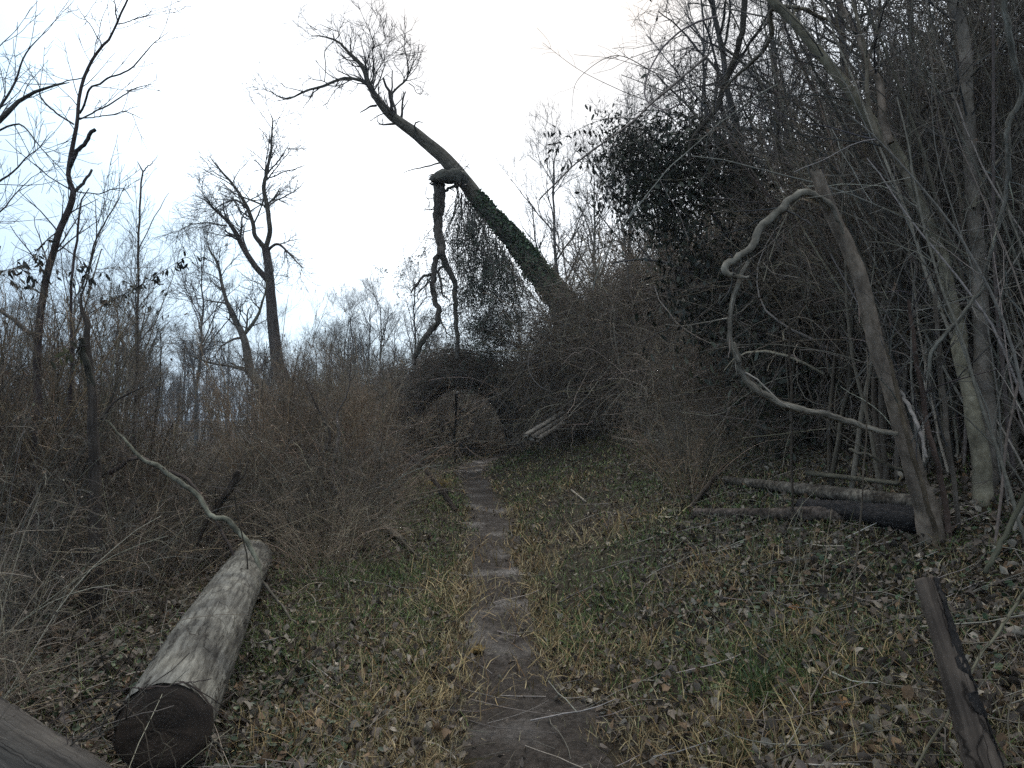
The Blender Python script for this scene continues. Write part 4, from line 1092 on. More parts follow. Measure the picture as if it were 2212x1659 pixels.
for j_, (uv_, d_, lb_) in enumerate([(C4([(200, 1480), (330, 1400), (480, 1345), (640, 1330), (760, 1312), (860, 1296)]), 2.75, "thin bramble cane reaching across the top of the sawn log end"),
                                  (C4([(120, 1640), (300, 1560), (420, 1510), (500, 1470), (560, 1400)]), 2.55, "thin bramble cane rising in front of the corner log"),
                                  (C4([(560, 1330), (600, 1440), (640, 1520), (690, 1590), (720, 1680)]), 2.8, "thin trailing cane hanging over the dark sawn end"),
                                  (C4([(850, 1530), (890, 1570), (930, 1600), (945, 1680)]), 2.9, "pale cane curling beside the right edge of the sawn end"),
                                  (C4([(985, 1100), (1010, 950), (1000, 800), (960, 600), (955, 520)]), 5.3, "dark upright stalk standing before the far end of the sawn log"),
                                  (C4([(700, 1130), (820, 1060), (930, 1100), (1000, 1150)]), 4.2, "broken twig lying over the middle of the sawn log")]):
    vine(lb_, uv_, d_, d_, [4, 4, 3, 3, 2], 'greylog', (.55, .5, .46) if j_ != 3 else (.9, .85, .75), 210 + j_, 14 if j_ < 2 else 0, "bramble_cane", "cane")
for j_, (uv_, wd_, lb_) in enumerate([(C6([(1480, 330), (1530, 560), (1600, 850), (1690, 1150), (1740, 1290)]), [6, 8, 10, 11, 12], "slim brown stem leaning along the right side of the broken trunk"),
                                   (C6([(1600, 100), (1640, 400), (1690, 720), (1750, 1000), (1800, 1270)]), [7, 9, 11, 12, 13], "dark brown stem between the broken trunk and the curving grey trunk"),
                                   (C6([(1740, 60), (1765, 420), (1800, 800), (1860, 1250)]), [8, 9, 10, 11], "thin grey stem standing close before the curving grey trunk")]):
    hero_tree("thin_stem", lb_, 4.25 + .08 * j_, [(uv_[::-1], wd_[::-1], -.1)], [((0,), [(7, .35, 1, (.4, 1.1), (.3, .8), 7, .12, .4, .002), (3, .2, 1, (.4, 1.1), (.1, .3), 5, .2, .6, .0015)], 0)], 'smooth', 220 + j_, [(.75, .62, .5), (.6, .5, .42), (.9, .86, .8)][j_])
rngv = np.random.default_rng(240)
for j_ in range(18):
    d_ = rngv.uniform(4.9, 7.5); u_ = rngv.uniform(1520, 2260); v_ = rngv.uniform(-40, 620)
    st_ = P(u_, v_, d_)[None]; mb = MB()
    pp_ = walk(rngv, st_, rngv.normal(0, 1, (1, 3)) * [1, .5, .8], rngv.uniform(1.6, 3.6, 1), 34, .05, -.012, .075)
    rr_ = rngv.uniform(.0055, .013) * np.linspace(1, .5, 34)[None] * (1 + .12 * np.sin(np.arange(34) * .9))[None]
    c_ = np.array([(.15, .13, .108), (.085, .073, .062), (.2, .18, .155)][j_ % 3])
    tubes(mb, pp_, rr_, 6, c_, rngv, .1, .06)
    p1_, r1_ = grow(rngv, pp_, rr_, 12, .05, .98, (.5, 1.3), (.2, .8), 8, .15, -.03, .4, .002); tubes(mb, p1_, r1_, 4, c_ * .85, rngv, .3)
    tag(mb.build("hanging_vine", 'twig', loc=pp_[0, 0]), "curving bare vine stem slung between the branches at upper right", "vine", "bare vines slung in the branches")
# arching grey branch over the sawn log
vine("smooth grey branch arching over the far end of the sawn log", C4([(440, 250), (520, 340), (580, 405), (640, 430), (720, 490), (800, 550), (858, 630), (930, 655), (985, 715), (1030, 780), (1058, 860), (1062, 900)]), 6.2, 5.6,
     [4, 6, 9, 11, 11, 11, 11, 12, 11, 10, 9, 7], 'smooth', (1.25, 1.25, 1.25), 80, 0, "arching_branch", "branch")
vine("thin tail of the arching branch trailing into the grass", C4([(1062, 900), (1130, 980), (1200, 1070), (1260, 1160), (1272, 1220)]), 5.6, 5.0, [7, 6, 5, 4, 3], 'smooth', (.9, .9, .9), 81, 0, "arching_branch", "branch")
vine("dark crooked branch crossing beneath the arching grey one", C4([(445, 460), (480, 440), (530, 405), (590, 405), (640, 440), (740, 470), (800, 530), (850, 610), (900, 690), (950, 790), (1000, 850)]), 6.4, 5.9,
     [10, 11, 10, 9, 8, 8, 7, 7, 6, 5, 4], 'greylog', (.6, .56, .52), 82, 0, "crooked_branch", "branch")
vine("dark splintered stub pointing up right behind the arching branch", C4([(800, 760), (840, 660), (890, 590), (940, 520), (970, 450)]), 6.3, 6.3, [6, 8, 12, 16, 12], 'greylog', (.4, .36, .33), 83, 20, "broken_stick", "stick")
vine("pale sapling stem bending up through the left brambles", C5([(430, 150), (428, 240), (405, 350), (350, 460), (365, 560), (345, 680), (330, 780), (332, 900), (370, 980), (400, 1040), (440, 1100)]), 8.6, 8.6, [2, 3, 4, 5, 7, 8, 8, 9, 9, 9, 8], 'smooth', (1.15, 1.1, 1.05), 84, 0, "bent_sapling", "sapling")
vine("dark forked stem in the brambles beside the pale bending stem", C5([(160, 250), (200, 350), (260, 480), (310, 590), (270, 700), (255, 820), (260, 900)]), 8.9, 8.9, [2, 3, 4, 5, 5, 6, 6], 'greylog', (.5, .45, .42), 85, 0, "bent_sapling", "sapling")

# ================================================================== LOGS AND DEAD WOOD
def log(name, label, a, b, ra, rb, mat, cut=None, seed=90, n=40, k=28, lump=.03, bow=0.0, col=(1, 1, 1), rough_end=False, cat="log"):
    rng = np.random.default_rng(seed)
    a, b = np.array(a, float), np.array(b, float)
    o = thing(name, label, cat, (a[0], a[1], float(H(a[0], a[1]))))
    mb = MB()
    tt = np.linspace(0, 1, n)[:, None]
    p = a * (1 - tt) + b * tt + np.array([0, 0, 1.]) * bow * np.sin(tt * math.pi) + rng.normal(0, ra * .01, (n, 3))
    r = np.linspace(ra, rb, n)
    tubes(mb, p[None], r[None], k, col, rng, 0, lump, cap=cut is None)
    mb.build("log_body", mat, o)
    if cut is not None:
        ax = norm(b - a); u1 = norm(np.cross(ax, [0, 0, 1.])); u2 = np.cross(u1, ax)
        m = MB(); kk, rings = 48, 7
        vs, tcs = [a - ax * .004], [np.zeros(3)]
        for ri in range(1, rings + 1):
            for j in range(kk):
                th = j * 6.2832 / kk; rr = ra * (1.0 + .025 * math.sin(2 * th + 1)) * ri / rings * (1 + (.012 * rng.normal() if ri == rings else 0))
                off = rng.normal(0, .0025) - (.012 if ri < rings else -.012)
                vs.append(a + u1 * rr * math.cos(th) + u2 * rr * math.sin(th) + ax * off)
                tcs.append([rr * math.cos(th), rr * math.sin(th), 0])
        tris = [[0, 1 + j, 1 + (j + 1) % kk] for j in range(kk)]
        qs = [[1 + ri * kk + j, 1 + (ri + 1) * kk + j, 1 + (ri + 1) * kk + (j + 1) % kk, 1 + ri * kk + (j + 1) % kk] for ri in range(rings - 1) for j in range(kk)]
        m.add(vs, qs, tris, (1, 1, 1), tcs); m.build("sawn_end", cut, o)
    if rough_end:
        m = MB(); ax = norm(b - a); q = 26
        an = rng.uniform(0, 6.28, q); u1 = norm(np.cross(ax, [0, 0, 1.])); u2 = np.cross(u1, ax); rr = ra * np.sqrt(rng.uniform(.05, .9, q))
        st = a + u1 * (rr * np.cos(an))[:, None] + u2 * (rr * np.sin(an))[:, None] + ax * .03
        pp = walk(rng, st, np.tile(-ax, (q, 1)), rng.uniform(.05, .12, q), 4, .05, 0)
        tubes(m, pp, np.linspace(1, .2, 4)[None] * rng.uniform(.15, .3, (q, 1)) * ra, 4, (1, 1, 1), rng)
        m.build("splintered_end", 'torn', o)
    return o
log("sawn_log", "pale barkless log with a dark sawn end lying left of the path", P(352, 1572, 3.05), P(548, 1205, 6.7), .188, .165, 'deadlog', 'cut', 91, 120, 56, .03, .03, col=(.5, .488, .465))
log("weathered_log", "grey log cut off by the lower left corner of the photo", P(-190, 1490, 3.0), P(215, 1745, 2.4), .125, .11, 'greylog', None, 92, 60, 36, .035, col=(.42, .43, .45))
ga, gb = G(1570, 1052), G(1990, 1118)
log("fallen_log", "peeling bark log with a broken pale end on the right slope", ga + [0, 0, .07], gb + [0, -.02, .09], .045, .056, 'barklog', None, 93, 60, 24, .06, .0, col=(.74, .74, .72), rough_end=True)
ga, gb = G(1500, 1112), G(1830, 1128)
log("fallen_log", "brown half sunken log lying lowest of the logs on the right slope", ga + [0, 0, .02], gb + [0, 0, .05], .04, .058, 'barklog', None, 94, 60, 24, .1, col=(.46, .43, .4))
ga, gb = G(1740, 1118), G(2010, 1165)
log("charred_log", "thick black charred log beside the base of the broken trunk", ga + [0, .05, .09], gb + [0, .05, .10], .058, .078, 'char', None, 95, 80, 30, .17)
ga, gb = G(1735, 1062), G(1925, 1105)
log("bare_stick", "bare pole resting on top of the peeling bark log", ga + [0, -.1, .17], gb + [0, -.1, .2], .022, .016, 'greylog', None, 96, 20, 8, .05, col=(.85, .76, .66), cat="stick")
ga, gb = G(1490, 1105), G(1562, 1042)
log("dead_branch", "dark dead branch propped against the broken end of the peeling log", ga + [0, 0, .02], gb + [0, 0, .16], .03, .022, 'greylog', None, 97, 20, 8, .06, col=(.5, .44, .4), cat="branch")
ga, gb = G(984, 1104), P(868, 975, 13.0)
log("dead_branch", "dark dead branch jutting up left of the path below the arch", ga, gb, .045, .03, 'greylog', None, 98, 24, 10, .1, .12, col=(.38, .34, .3), cat="branch")
log("fallen_log", "short sawn log with a pale top lying by the left foot of the arch", P(895, 993, 16.2), P(936, 992, 16.4), .085, .085, 'barklog', None, 99, 16, 16, .05, col=(.62, .58, .55))
ga, gb = G(762, 1118), G(872, 1176)
log("fallen_log", "grey fallen branch sliding from the left brambles onto the grass", ga + [0, 0, .12], gb + [0, 0, .03], .055, .045, 'greylog', None, 101, 24, 12, .07, .04, col=(.95, .88, .8))
ga, gb = G(865, 1172), G(905, 1210)
log("dead_branch", "thin dead branch continuing from the grey fallen branch in the grass", ga + [0, 0, .04], gb + [0, 0, .02], .02, .012, 'greylog', None, 102, 16, 8, .05, col=(.7, .65, .6), cat="branch")
ga, gb = G(1234, 1062), G(1266, 1087)
log("bare_stick", "pale stick lying alone on the grassy slope right of the path", ga + [0, 0, .03], gb + [0, 0, .02], .014, .012, 'torn', None, 103, 12, 8, .04, col=(.8, .8, .8), cat="stick")
log("charred_post", "leaning charred post with cracked wood in the lower right corner", P(2150, 1740, 2.2), P(2000, 1255, 2.62), .050, .037, 'greylog', None, 104, 60, 26, .1, col=(.6, .5, .43), cat="post")
po = bpy.data.objects["charred_post"]
m = MB(); q = 40
pa, pb = P(2150, 1740, 2.2), P(2000, 1255, 2.62); ax = norm(pb - pa); u1 = norm(np.cross(ax, [0, 1., 0])); u2 = np.cross(u1, ax)
if u1[0] < 0: u1 = -u1
if u2[1] > 0: u2 = -u2
rng = np.random.default_rng(105)
tt = np.linspace(.12, 1.0, 46); jj = np.linspace(-.25, 1.9, 18)
vv = []
for a in tt:
    rad = (.050 + (.037 - .050) * a) * 1.08
    lo = -.05 + .55 * math.sin(a * 9) * .5 + (.9 if a < .35 else 0) + (1.0 if .45 < a < .52 else 0)
    for j in jj:
        th = max(j, min(lo, 1.5)) ; rr = rad * (1 + rng.normal(0, .035)) + .003 * math.sin(a * 60 + j * 5)
        vv.append(pa + (pb - pa) * a + rr * (math.sin(th) * u1 + math.cos(th) * u2))
idx = (np.arange(45)[:, None] * 18 + np.arange(17)[None]).reshape(-1)
m.add(vv, np.stack([idx, idx + 1, idx + 19, idx + 18], -1)); m.build("charred_face", 'char', po)

# --- the split timber beside the arch
def split_timber():
    rng = np.random.default_rng(110)
    d = 17.0
    a, b = P(1148, 946, d), P(1215, 905, d + .9)
    o = thing("split_log", "pale split log with splintered side lying right of the arch", "log", (a[0], a[1], float(H(a[0], a[1]))))
    ax = norm(b - a); L = np.linalg.norm(b - a) * 1.15
    s1 = norm(np.cross(ax, [0, 0, 1.])); s2 = np.cross(s1, ax)
    if s1[0] > 0: s1 = -s1
    for j, (o1, o2, w1, w2, l0, l1) in enumerate([(.10, .10, .16, .05, -.05, 1.0), (.02, .0, .15, .10, .0, .92), (-.07, -.08, .13, .09, .06, .8)]):
        m = MB(); n = 24
        tt = np.linspace(l0, l1, n); vs = []
        for x in tt:
            c = a + ax * L * x + s1 * o1 + s2 * o2
            for (p_, q_) in ((-1, -1), (1, -1), (1.05, .2), (.6, 1), (-.7, .9), (-1.05, .1)):
                vs.append(c + s1 * p_ * w1 / 2 * (1 + rng.normal(0, .11)) + s2 * q_ * w2 * (1 + rng.normal(0, .16)) * .6)
        k = 6; idx = np.arange(n - 1)[:, None] * k; jx = np.arange(k)[None]
        qd = np.stack([idx + jx, idx + (jx + 1) % k, idx + k + (jx + 1) % k, idx + k + jx], -1).reshape(-1, 4)
        tcv = np.array([[vs_[0] * 3, vs_[2] * 3, i // k * .05] for i, vs_ in enumerate(vs)])
        m.add(vs, qd, [[0, 1, 2], [0, 2, 3], [0, 3, 4], [0, 4, 5]], (1, 1, 1), tcv); m.build("split_piece", 'split', o, smooth=False)
    m = MB(); q = 26
    st = a + ax * L * rng.uniform(.5, .95, (q, 1)) + s2 * -.05
    pp = walk(rng, st, -ax[None] * rng.uniform(.4, 1, (q, 1)) + rng.normal(0, .25, (q, 3)) + [.25, -.1, -.45], rng.uniform(.3, .7, q), 7, .06, -.05)
    tubes(m, pp, np.linspace(1, .4, 7)[None] * rng.uniform(.008, .02, (q, 1)), 4, (.75, .7, .65), rng); m.build("splinters", 'split', o)
split_timber()

# --- mossy stump with yellow grass, black stump, stones and leaves on the path
def stump(name, label, pos, r, h, mat, seed, col=(1, 1, 1), tuft=None):
    rng = np.random.default_rng(seed); o = thing(name, label, "stump", pos); m = MB()
    n = 10; p = np.stack([np.zeros(n), np.zeros(n), np.linspace(-.06, h, n)], -1) + np.array(pos)
    tubes(m, p[None], (r * np.array([1.3, 1.2, 1.1, 1.04, 1, 1, .98, .97, .9, .5]))[None], 16, col, rng, 0, .16, True)
    m.build("stump_body", mat, o)
    if tuft:
        g = MB(); q = 420
        st = np.array(pos) + np.stack([rng.normal(0, r * .8, q), rng.normal(0, r * .8, q), rng.uniform(h * .5, h, q)], -1)
        pp = walk(rng, st, rng.normal(0, 1, (q, 3)) + [0, 0, .7], rng.uniform(.08, .25, q), 5, .2, -.35)
        tubes(g, pp, np.linspace(1, .4, 5)[None] * np.full((q, 1), .004), 3, tuft, rng, .4); g.build("grass_tuft", 'grass', o)
g = G(950, 1052); stump("mossy_stump", "low stump under a tuft of yellow grass left of the path", g, .14, .12, 'furrow', 120, (.6, .5, .4), (.24, .17, .06))
g = G(958, 1070); stump("black_stump", "small black rotten stump beside the yellow tuft", g, .1, .13, 'char', 121)

def stone(label, pos, r, seed, col, name="stone", sq=.55):
    rng = np.random.default_rng(seed); nu, nv = 22, 12; vs = []
    for i in range(nv + 1):
        for j in range(nu):
            ph, th = math.pi * i / nv, 6.2832 * j / nu
            d = np.array([math.sin(ph) * math.cos(th), math.sin(ph) * math.sin(th), math.cos(ph)])
            k = 1 + .16 * math.sin(3 * d[0] + seed) * math.cos(4 * d[1] + 1) + .1 * math.sin(7 * d[2] + 5 * d[0] + seed) + rng.normal(0, .015)
            vs.append(np.array(pos) + d * r * k * np.array([1, .8, sq]))
    idx = [[i * nu + j, i * nu + (j + 1) % nu, (i + 1) * nu + (j + 1) % nu, (i + 1) * nu + j] for i in range(nv) for j in range(nu)]
    m = MB(); m.add(vs, idx, None, col); o = m.build(name, 'mud' if name == 'stone' else 'litter', loc=pos); tag(o, label, "stone" if name == 'stone' else 'leaf')
stone("dark wet stone half buried in the mud at the bottom of the path", G(1085, 1665) - [0, 0, .03], .11, 3, (1, 1, 1))

def hero_leaf(label, uv, size, col, seed, ang=0.0, lift=.012, curl=.3):
    rng = np.random.default_rng(seed); g = G(*uv) + [0, 0, lift]
    nl, nw = 11, 5; vs = []
    for i in range(nl):
        s = i / (nl - 1); wd = size * .36 * math.sin(math.pi * (s * .92 + .04)) ** .7 * (1 + .18 * math.sin(s * 17 + seed))
        for j in range(nw):
            q = (j / (nw - 1) - .5) * 2
            x, y = (s - .5) * size, q * wd
            z = curl * size * (.5 * q * q * .5 + .55 * (s - .5) ** 2) + rng.normal(0, .0012)
            vs.append(g + [x * math.cos(ang) - y * math.sin(ang), x * math.sin(ang) + y * math.cos(ang), z])
    idx = [[i * nw + j, i * nw + j + 1, (i + 1) * nw + j + 1, (i + 1) * nw + j] for i in range(nl - 1) for j in range(nw - 1)]
    m = MB(); m.add(vs, idx, None, col); o = m.build("fallen_leaf", 'litter', loc=g); tag(o, label, "leaf")
hero_leaf("curled ochre leaf lying on the middle of the muddy path", (1032, 1420), .12, (.22, .145, .05), 1, 1.0, .025, .9)
hero_leaf("pale flat leaf on the path behind the curled ochre one", (1112, 1378), .11, (.3, .26, .15), 2, .5)
hero_leaf("large pale lobed leaf among the litter right of the path", (1780, 1460), .15, (.36, .31, .2), 3, .2)
hero_leaf("orange brown leaf on the litter below the straw clump", (1722, 1320), .12, (.3, .13, .05), 4, .9)
hero_leaf("pale round leaf lying on the grass right of the path", (1440, 1122), .16, (.42, .38, .3), 5, .1)
hero_leaf("rusty leaf standing on edge among green leaves near the bottom right", (1820, 1540), .09, (.32, .17, .07), 6, 1.2, .02, .9)
def tuft(label, uv, n, L, cols, seed, rad=.05, name="grass_tuft", wd=.004):
    rng = np.random.default_rng(seed); g = G(*uv)
    st = g + np.stack([rng.normal(0, rad, n), rng.normal(0, rad, n), np.full(n, -.01)], -1)
    dd = rng.normal(0, .55, (n, 3)) + [0, 0, .8]
    pp = walk(rng, st, dd, rng.uniform(*L, n), 7, .06, -.16)
    t1 = norm(np.gradient(pp, axis=1)); sd = norm(np.cross(t1, rng.normal(0, 1, (n, 1, 3))))
    ww = (wd * np.array([.8, 1, 1, .9, .7, .45, .08]))[None, :, None]
    v = np.stack([pp - sd * ww, pp + sd * ww], 2).reshape(-1, 3)
    b = (np.arange(n)[:, None] * 14 + np.arange(6)[None] * 2).reshape(-1)
    c = np.array(cols)[rng.integers(0, len(cols), n)] * rng.uniform(.7, 1.3, (n, 1))
    m = MB(); m.add(v, np.stack([b, b + 1, b + 3, b + 2], -1), None, np.repeat(c, 14, 0)); o = m.build(name, 'grass', loc=g); tag(o, label, "grass tuft")
tuft("dark green spiky grass tuft in the leaf litter at lower right", (1650, 1500), 150, (.12, .3), GREEN * .7, 130, .05)
tuft("small bright green grass tuft at the right edge of the path", (1270, 1345), 90, (.06, .14), GREEN * 1.1, 131, .035, wd=.003)
tuft("small green grass tuft in front of the other by the path", (1250, 1395), 80, (.06, .13), GREEN, 132, .035, wd=.003)
tuft("yellow green grass tuft near the bottom right of the path", (1590, 1640), 110, (.07, .16), np.array([[.12, .13, .05], [.18, .16, .07]]), 133, .05, wd=.003)
tuft("green leafy tuft in the straw at the lower left verge", (760, 1560), 110, (.05, .12), GREEN, 134, .06, wd=.004)

# ================================================================== VINE ARCH
def arch():
    rng = np.random.default_rng(140)
    yc = 22.0; x0, hw, hh = -1.62, 1.5, 2.45
    base = np.array([x0, yc, float(H(x0 - .3, yc))])
    o = thing("vine_arch", "arch of tangled brown vines spanning the path", "arch", base)
    mb, lv = MB(), MB()
    def ring(q, dr, r, n=18, k=4, col=(.075, .058, .044), jit=.4, t0=(-.12, .12), t1=(-.12, .12), messy=True):
        th0 = rng.uniform(*t0, q); th1 = math.pi + rng.uniform(*t1, q)
        th = th0[:, None] + (th1 - th0)[:, None] * np.linspace(0, 1, n)[None]
        off = rng.uniform(0, 1, (q, 1)) ** 1.2
        gro = dr[0] + (dr[1] - dr[0]) * off
        ax, az = hw + gro * 1.15, hh + gro * .72
        y = yc + rng.uniform(-1.1, 2.2, (q, 1)) + np.cumsum(rng.normal(0, .05, (q, n)), 1)
        wob = np.cumsum(rng.normal(0, .05, (q, n)), 1); wob = np.maximum(wob, -gro * .8)
        x = x0 + (ax + wob) * np.cos(th) + .12 * np.sin(3 * th + 1) * gro; z = (az + wob) * np.abs(np.sin(th)) ** .85 * np.sign(np.sin(th))
        zg = H(x, y)
        z = np.where(x > x0, np.maximum(z, zg - .1), z) + base[2] * .3
        p = np.stack([x, y, z], -1)
        R = rng.uniform(*r, (q, 1)) * np.linspace(1, .6, n)[None]
        lo, hi = rng.uniform(0, .3, q), rng.uniform(.55, 1, q)              # canes start and stop at different places
        tt = lo[:, None] + (hi - lo)[:, None] * np.linspace(0, 1, n)[None]
        xi = tt * (n - 1); ii = np.clip(xi.astype(int), 0, n - 2); ff = (xi - ii)[..., None]; qi = np.arange(q)[:, None]
        if messy: p = p[qi, ii] * (1 - ff) + p[qi, ii + 1] * ff
        tubes(mb, p, R, k, col, rng, jit)
        return p, R
    def keep_out(p, r):
        e = ((p[..., 0] - x0) / (hw - .06)) ** 2 + (np.maximum(p[..., 2], 0) / (hh - .12)) ** 2
        k = (e > 1).all(1) | (rng.uniform(0, 1, len(p)) < .004)
        return p[k], r[k]
    p, r = ring(26, (.02, .5), (.018, .04), k=6, col=(.05, .041, .034))
    p, r = ring(190, (.02, 1.3), (.006, .018))
    p1, r1 = keep_out(*grow(rng, p, r, 16, .02, .98, (.4, 1.4), (.4, 1.4), 8, .22, -.02, .5, .004)); tubes(mb, p1, r1, 3, (.15, .12, .09), rng, .45)
    p2, r2 = keep_out(*grow(rng, p1, r1, 2, .2, 1, (.5, 1.3), (.15, .45), 4, .25, -.05, .7, .003)); tubes(mb, p2, r2, 3, (.165, .13, .095), rng, .45)
    # keep the opening free is done by the radii; pale canes over the top
    p, r = ring(9, (.25, .75), (.010, .016), col=(.2, .175, .145), t0=(.7, 1.2), t1=(-.6, -.1))
    p1, r1 = grow(rng, p, r, 5, .1, .9, (.3, .8), (.4, .9), 7, .12, -.03, .6, .005); tubes(mb, p1, r1, 3, (.18, .155, .13), rng, .3)
    p, r = ring(34, (.7, 2.0), (.005, .012), col=(.16, .125, .095))
    p3, r3 = grow(rng, p, r, 9, .05, .95, (.4, 1.3), (.4, 1.2), 8, .2, .02, .6, .004); tubes(mb, p3, r3, 3, (.15, .118, .09), rng, .45)
    q = 700
    a = rng.integers(0, len(p2), q)
    leaf_cloud(lv, p2[a, -1], rng, (.05, .09), .5, ((.09, .085, .045), (.13, .085, .05), (.07, .075, .04), (.1, .075, .05)))
    mb.build("canes", 'twig', o); lv.build("leaves", 'leaf', o, smooth=False)
arch()
hero_tree("dead_tree", "thin dark dead trunk standing upright inside the vine arch", 23.5, [
    ([(984, 1005), (982, 960), (982, 930), (986, 890), (986, 850)], [4, 4, 4.5, 5, 5.5], 0),
    ([(982, 955), (960, 975), (945, 985)], [4, 3, 1.5], -.3), ([(983, 950), (1000, 965), (1012, 985)], [4, 3, 1.5], -.3), ([(988, 880), (1008, 895), (1012, 912)], [4, 3, 1.5], -.3),
    ([(984, 940), (965, 915), (950, 940)], [3, 2.5, 1], .2)], [((1, 2, 3, 4), [(6, .1, 1, (.4, 1.1), (.2, .6), 6, .2, .6, .005)], -.05)], 'furrow', 141, (.9, .82, .74), (985, 1003))
for j, (uv, lb) in enumerate([([(1005, 965), (1030, 985), (1052, 1000)], "pale dead branch lying on the path beyond the arch"), ([(985, 965), (1010, 1000), (1035, 975)], "crooked pale branch in the brush pile beyond the arch")]):
    vine(lb, uv, 26, 25, [3, 3, 2], 'greylog', (.9, .82, .72), 150 + j, 0, "dead_branch", "branch")

# ================================================================== LEAFY TANGLES, UPPER RIGHT
rng = np.random.default_rng(160)
def hang(lst, label, group):
    for (u, v, d, s) in lst:
        p = P(u, v, d)
        place(EV[rng.integers(0, 3)], p[0], p[1], rng.uniform(0, 6.28), s, label, "vine", group, s * 1.0, p[2], .2, rng.uniform(.9, 1.3))
hang([(1440, 330, 8.0, .55), (1400, 400, 8.2, .5), (1490, 300, 8.1, .6), (1500, 400, 8.3, .62), (1450, 450, 8.0, .5), (1340, 320, 8.0, .34), (1380, 300, 8.4, .36)],
     "dense dark leafy honeysuckle clump hanging against the sky at upper right", "honeysuckle clumps against the sky")
hang([(1600, 380, 9.0, .5), (1660, 480, 9.0, .6), (1780, 380, 9.5, .6), (1950, 300, 8.8, .7), (2150, 120, 8, .7), (2180, 330, 7.6, .8), (1640, 620, 9, .9), (1720, 700, 8.4, .9), (1560, 640, 9.4, .8), (1800, 560, 8.4, .9), (1690, 820, 8, .8)],
     "sparse dark leafy vine tangle within the branches at upper right", "vine tangles in the branches")

def canopy_tree(label, u, d, h, seed, lean, col=(.06, .053, .048), leaves=600, name="vine_draped_tree"):
    rng = np.random.default_rng(seed)
    b = P(u, 900, d); b[2] = H(b[0], b[1])
    t = thing(name, label, "tree", b); tr, cr, lv = MB(), MB(), MB()
    n = 16; z = np.linspace(0, 1, n)
    p = b + np.stack([lean[0] * z ** 1.6 * h + np.cumsum(rng.normal(0, .03, n)), lean[1] * z ** 1.6 * h + np.cumsum(rng.normal(0, .03, n)), z * h - .1], -1)
    r = np.linspace(.075, .02, n)
    tubes(tr, p[None], r[None], 9, np.array(col) * 1.2, rng, .1, .06)
    p1, r1 = grow(rng, p[None], r[None], 17, .25, 1, (.5, 1.2), (1.2, 3.2), 14, .12, .02, .55, .008, side=(-.5, -.2, .1)); tubes(tr, p1, r1, 5, np.array(col) * 1.2, rng, .3)
    p2, r2 = grow(rng, p1, r1, 9, .15, 1, (.5, 1.3), (.6, 1.7), 11, .15, -.05, .5, .0035); tubes(cr, p2, r2, 4, col, rng, .4)
    p3, r3 = grow(rng, p2, r2, 5, .1, 1, (.5, 1.3), (.3, .8), 7, .2, -.05, .6, .0022); tubes(cr, p3, r3, 3, col, rng, .4)
    a = rng.integers(0, len(p3), leaves)
    leaf_cloud(lv, p3[a, rng.integers(2, 7, leaves)], rng, (.03, .06), .4, ((.035, .035, .024), (.05, .042, .03), (.028, .03, .02)), droop=.8)
    tr.build("trunk", 'twig', t); cr.build("crown", 'twig', t); lv.build("leaves", 'leaf', t, smooth=False)
canopy_tree("slim tree draped in bare vines leaning over the slope toward the sky", 1640, 9.5, 7.0, 171, (-.12, -.05))
canopy_tree("vine draped tree behind the smooth curving grey trunk", 1850, 9.0, 7.4, 172, (-.08, -.08))
canopy_tree("dark dense vine draped tree behind the straight grey trunk", 2080, 8.0, 7.0, 173, (-.05, -.1))
canopy_tree("dark crowded tree at the right edge of the frame", 2300, 7.0, 6.5, 174, (-.12, -.1))
canopy_tree("tangled vine draped tree above the dark hollow", 1740, 11, 7.6, 175, (-.1, 0), leaves=900)
canopy_tree("dense tree high on the right bank behind the others", 2000, 11, 8, 176, (0, 0), leaves=900)

for p_ in BR + SH + VI + CLP + EV + GV + WT:                       # a kind that found no place is left out
    if p_.name not in USED:
        for ch in list(p_.children): bpy.data.objects.remove(ch)
        bpy.data.objects.remove(p_)
hz = MB(); a_, b_, c_ = (-420, -55, -14), (420, 560, 30), 0
hv = [(x, y, z) for x in (a_[0], b_[0]) for y in (a_[1], b_[1]) for z in (a_[2], b_[2])]
hz.add(hv, [[0, 1, 3, 2], [4, 6, 7, 5], [0, 4, 5, 1], [2, 3, 7, 6], [0, 2, 6, 4], [1, 5, 7, 3]])
hm = bpy.data.materials.new("haze_air"); hm.use_nodes = True
ht = hm.node_tree; ht.nodes.clear()
ho = ht.nodes.new("ShaderNodeOutputMaterial"); hp = ht.nodes.new("ShaderNodeVolumePrincipled")
hp.inputs["Color"].default_value = (.86, .92, 1.0, 1); hp.inputs["Density"].default_value = 0.0007
ht.links.new(hp.outputs["Volume"], ho.inputs["Volume"])
tag(hz.build("haze", hm, smooth=False), "thin pale winter haze", None, None, 'stuff')

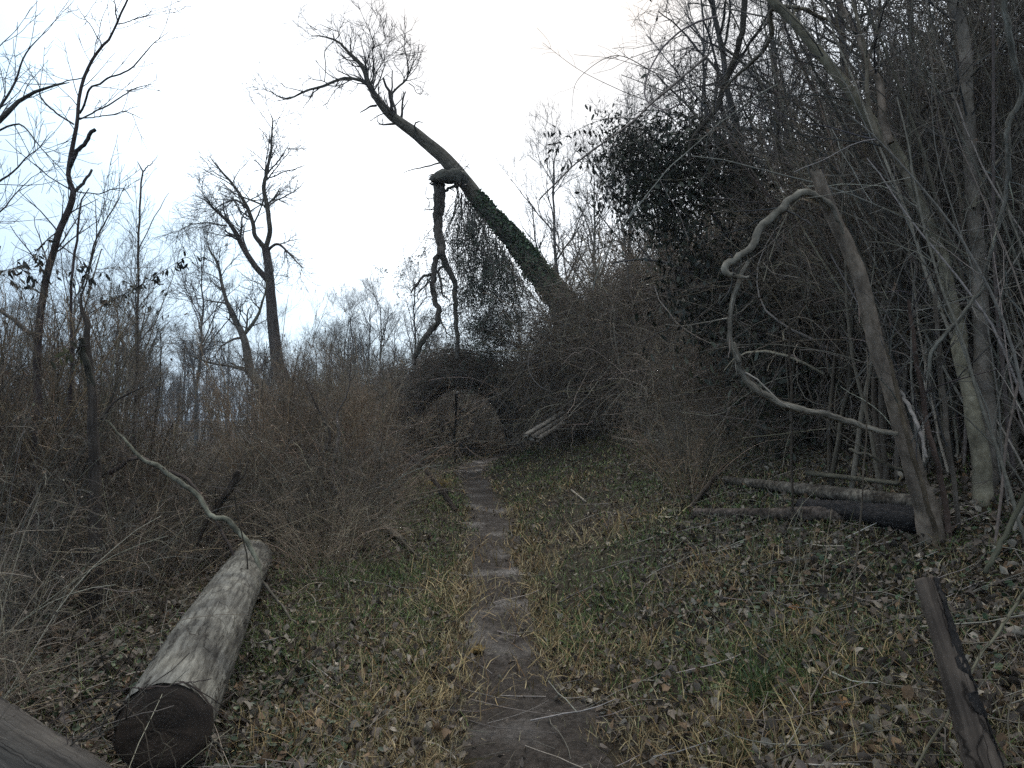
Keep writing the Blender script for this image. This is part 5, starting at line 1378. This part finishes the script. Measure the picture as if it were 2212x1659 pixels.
# leafy sprays and bare tendrils reaching out against the sky
def spray(label, uv, d, nl, seed, size=(.05, .09), cols=((.03, .033, .026), (.04, .038, .03)), hangd=1.6, bare=False):
    rng = np.random.default_rng(seed); p = spline(V(uv, d), 30); o = thing("bare_tendril" if bare else "leafy_spray", label, "vine", p[0])
    mb, lv = MB(), MB(); r = np.linspace(.006, .002, 30)
    tubes(mb, p[None], r[None], 5, (.07, .06, .052), rng, .1)
    p1, r1 = grow(rng, p[None], r[None], 12, .1, 1, (.4, 1.1), (.12, .5), 7, .14, -.05, .6, .0016); tubes(mb, p1, r1, 3, (.07, .06, .052), rng, .2)
    mb.build("stem", 'twig', o)
    if nl:
        a = rng.integers(6, 30, nl // 3); b = rng.integers(0, 12, nl - nl // 3)
        leaf_cloud(lv, np.concatenate([p[a], p1[b, rng.integers(2, 7, len(b))]]), rng, size, .36, cols, droop=hangd)
        lv.build("leaves", 'leaf', o, smooth=False)
spray("row of hanging narrow leaves on a vine tip reaching left into the sky", [(1420, 270), (1350, 255), (1290, 262), (1240, 285), (1192, 312)], 8.0, 60, 180)
spray("shorter leafy vine tip hanging below the row of narrow leaves", [(1430, 300), (1380, 310), (1320, 330), (1260, 345)], 8.1, 70, 181)
spray("leafy vine tip drooping lowest beside the dark honeysuckle clump", [(1400, 330), (1360, 360), (1320, 400), (1300, 440)], 8.1, 60, 182)
spray("long bare tendril arching far out over the white sky", [(1500, 300), (1420, 230), (1340, 195), (1250, 150), (1172, 92)], 8.0, 0, 183, bare=True)
spray("thin bare tendril stretching level into the sky under the long arching one", [(1520, 240), (1440, 170), (1340, 130), (1240, 118)], 8.2, 0, 184, bare=True)
spray("looping bare tendril dangling straight down beside the leafy vine tips", [(1420, 160), (1330, 120), (1250, 170), (1236, 230), (1234, 260)], 8.2, 0, 185, bare=True)
spray("dark leafy vine sprig on the slim bent sapling", [(125, 500), (100, 520), (80, 545), (90, 580)], 5.9, 34, 186, (.05, .08))
spray("dark leafy sprig reaching in from the far left edge", [(-40, 570), (0, 585), (40, 580), (75, 600)], 5.5, 46, 187, (.05, .085))
spray("scattered dark leaves on a vine between the left saplings", [(130, 530), (170, 560), (185, 590), (215, 620)], 6.1, 34, 188, (.05, .08))
spray("olive leaf clump on the short dead snag", [(190, 745), (165, 752), (150, 765)], 5.5, 22, 189, (.06, .09), ((.1, .095, .04), (.06, .055, .03)))
spray("long leafy vine slanting across the wood at left", [(170, 690), (260, 640), (330, 600), (400, 555)], 7.0, 90, 190, (.05, .085), ((.045, .05, .038), (.03, .034, .028)))

print("objects", len(bpy.data.objects), "verts", sum(len(m.vertices) for m in bpy.data.meshes))
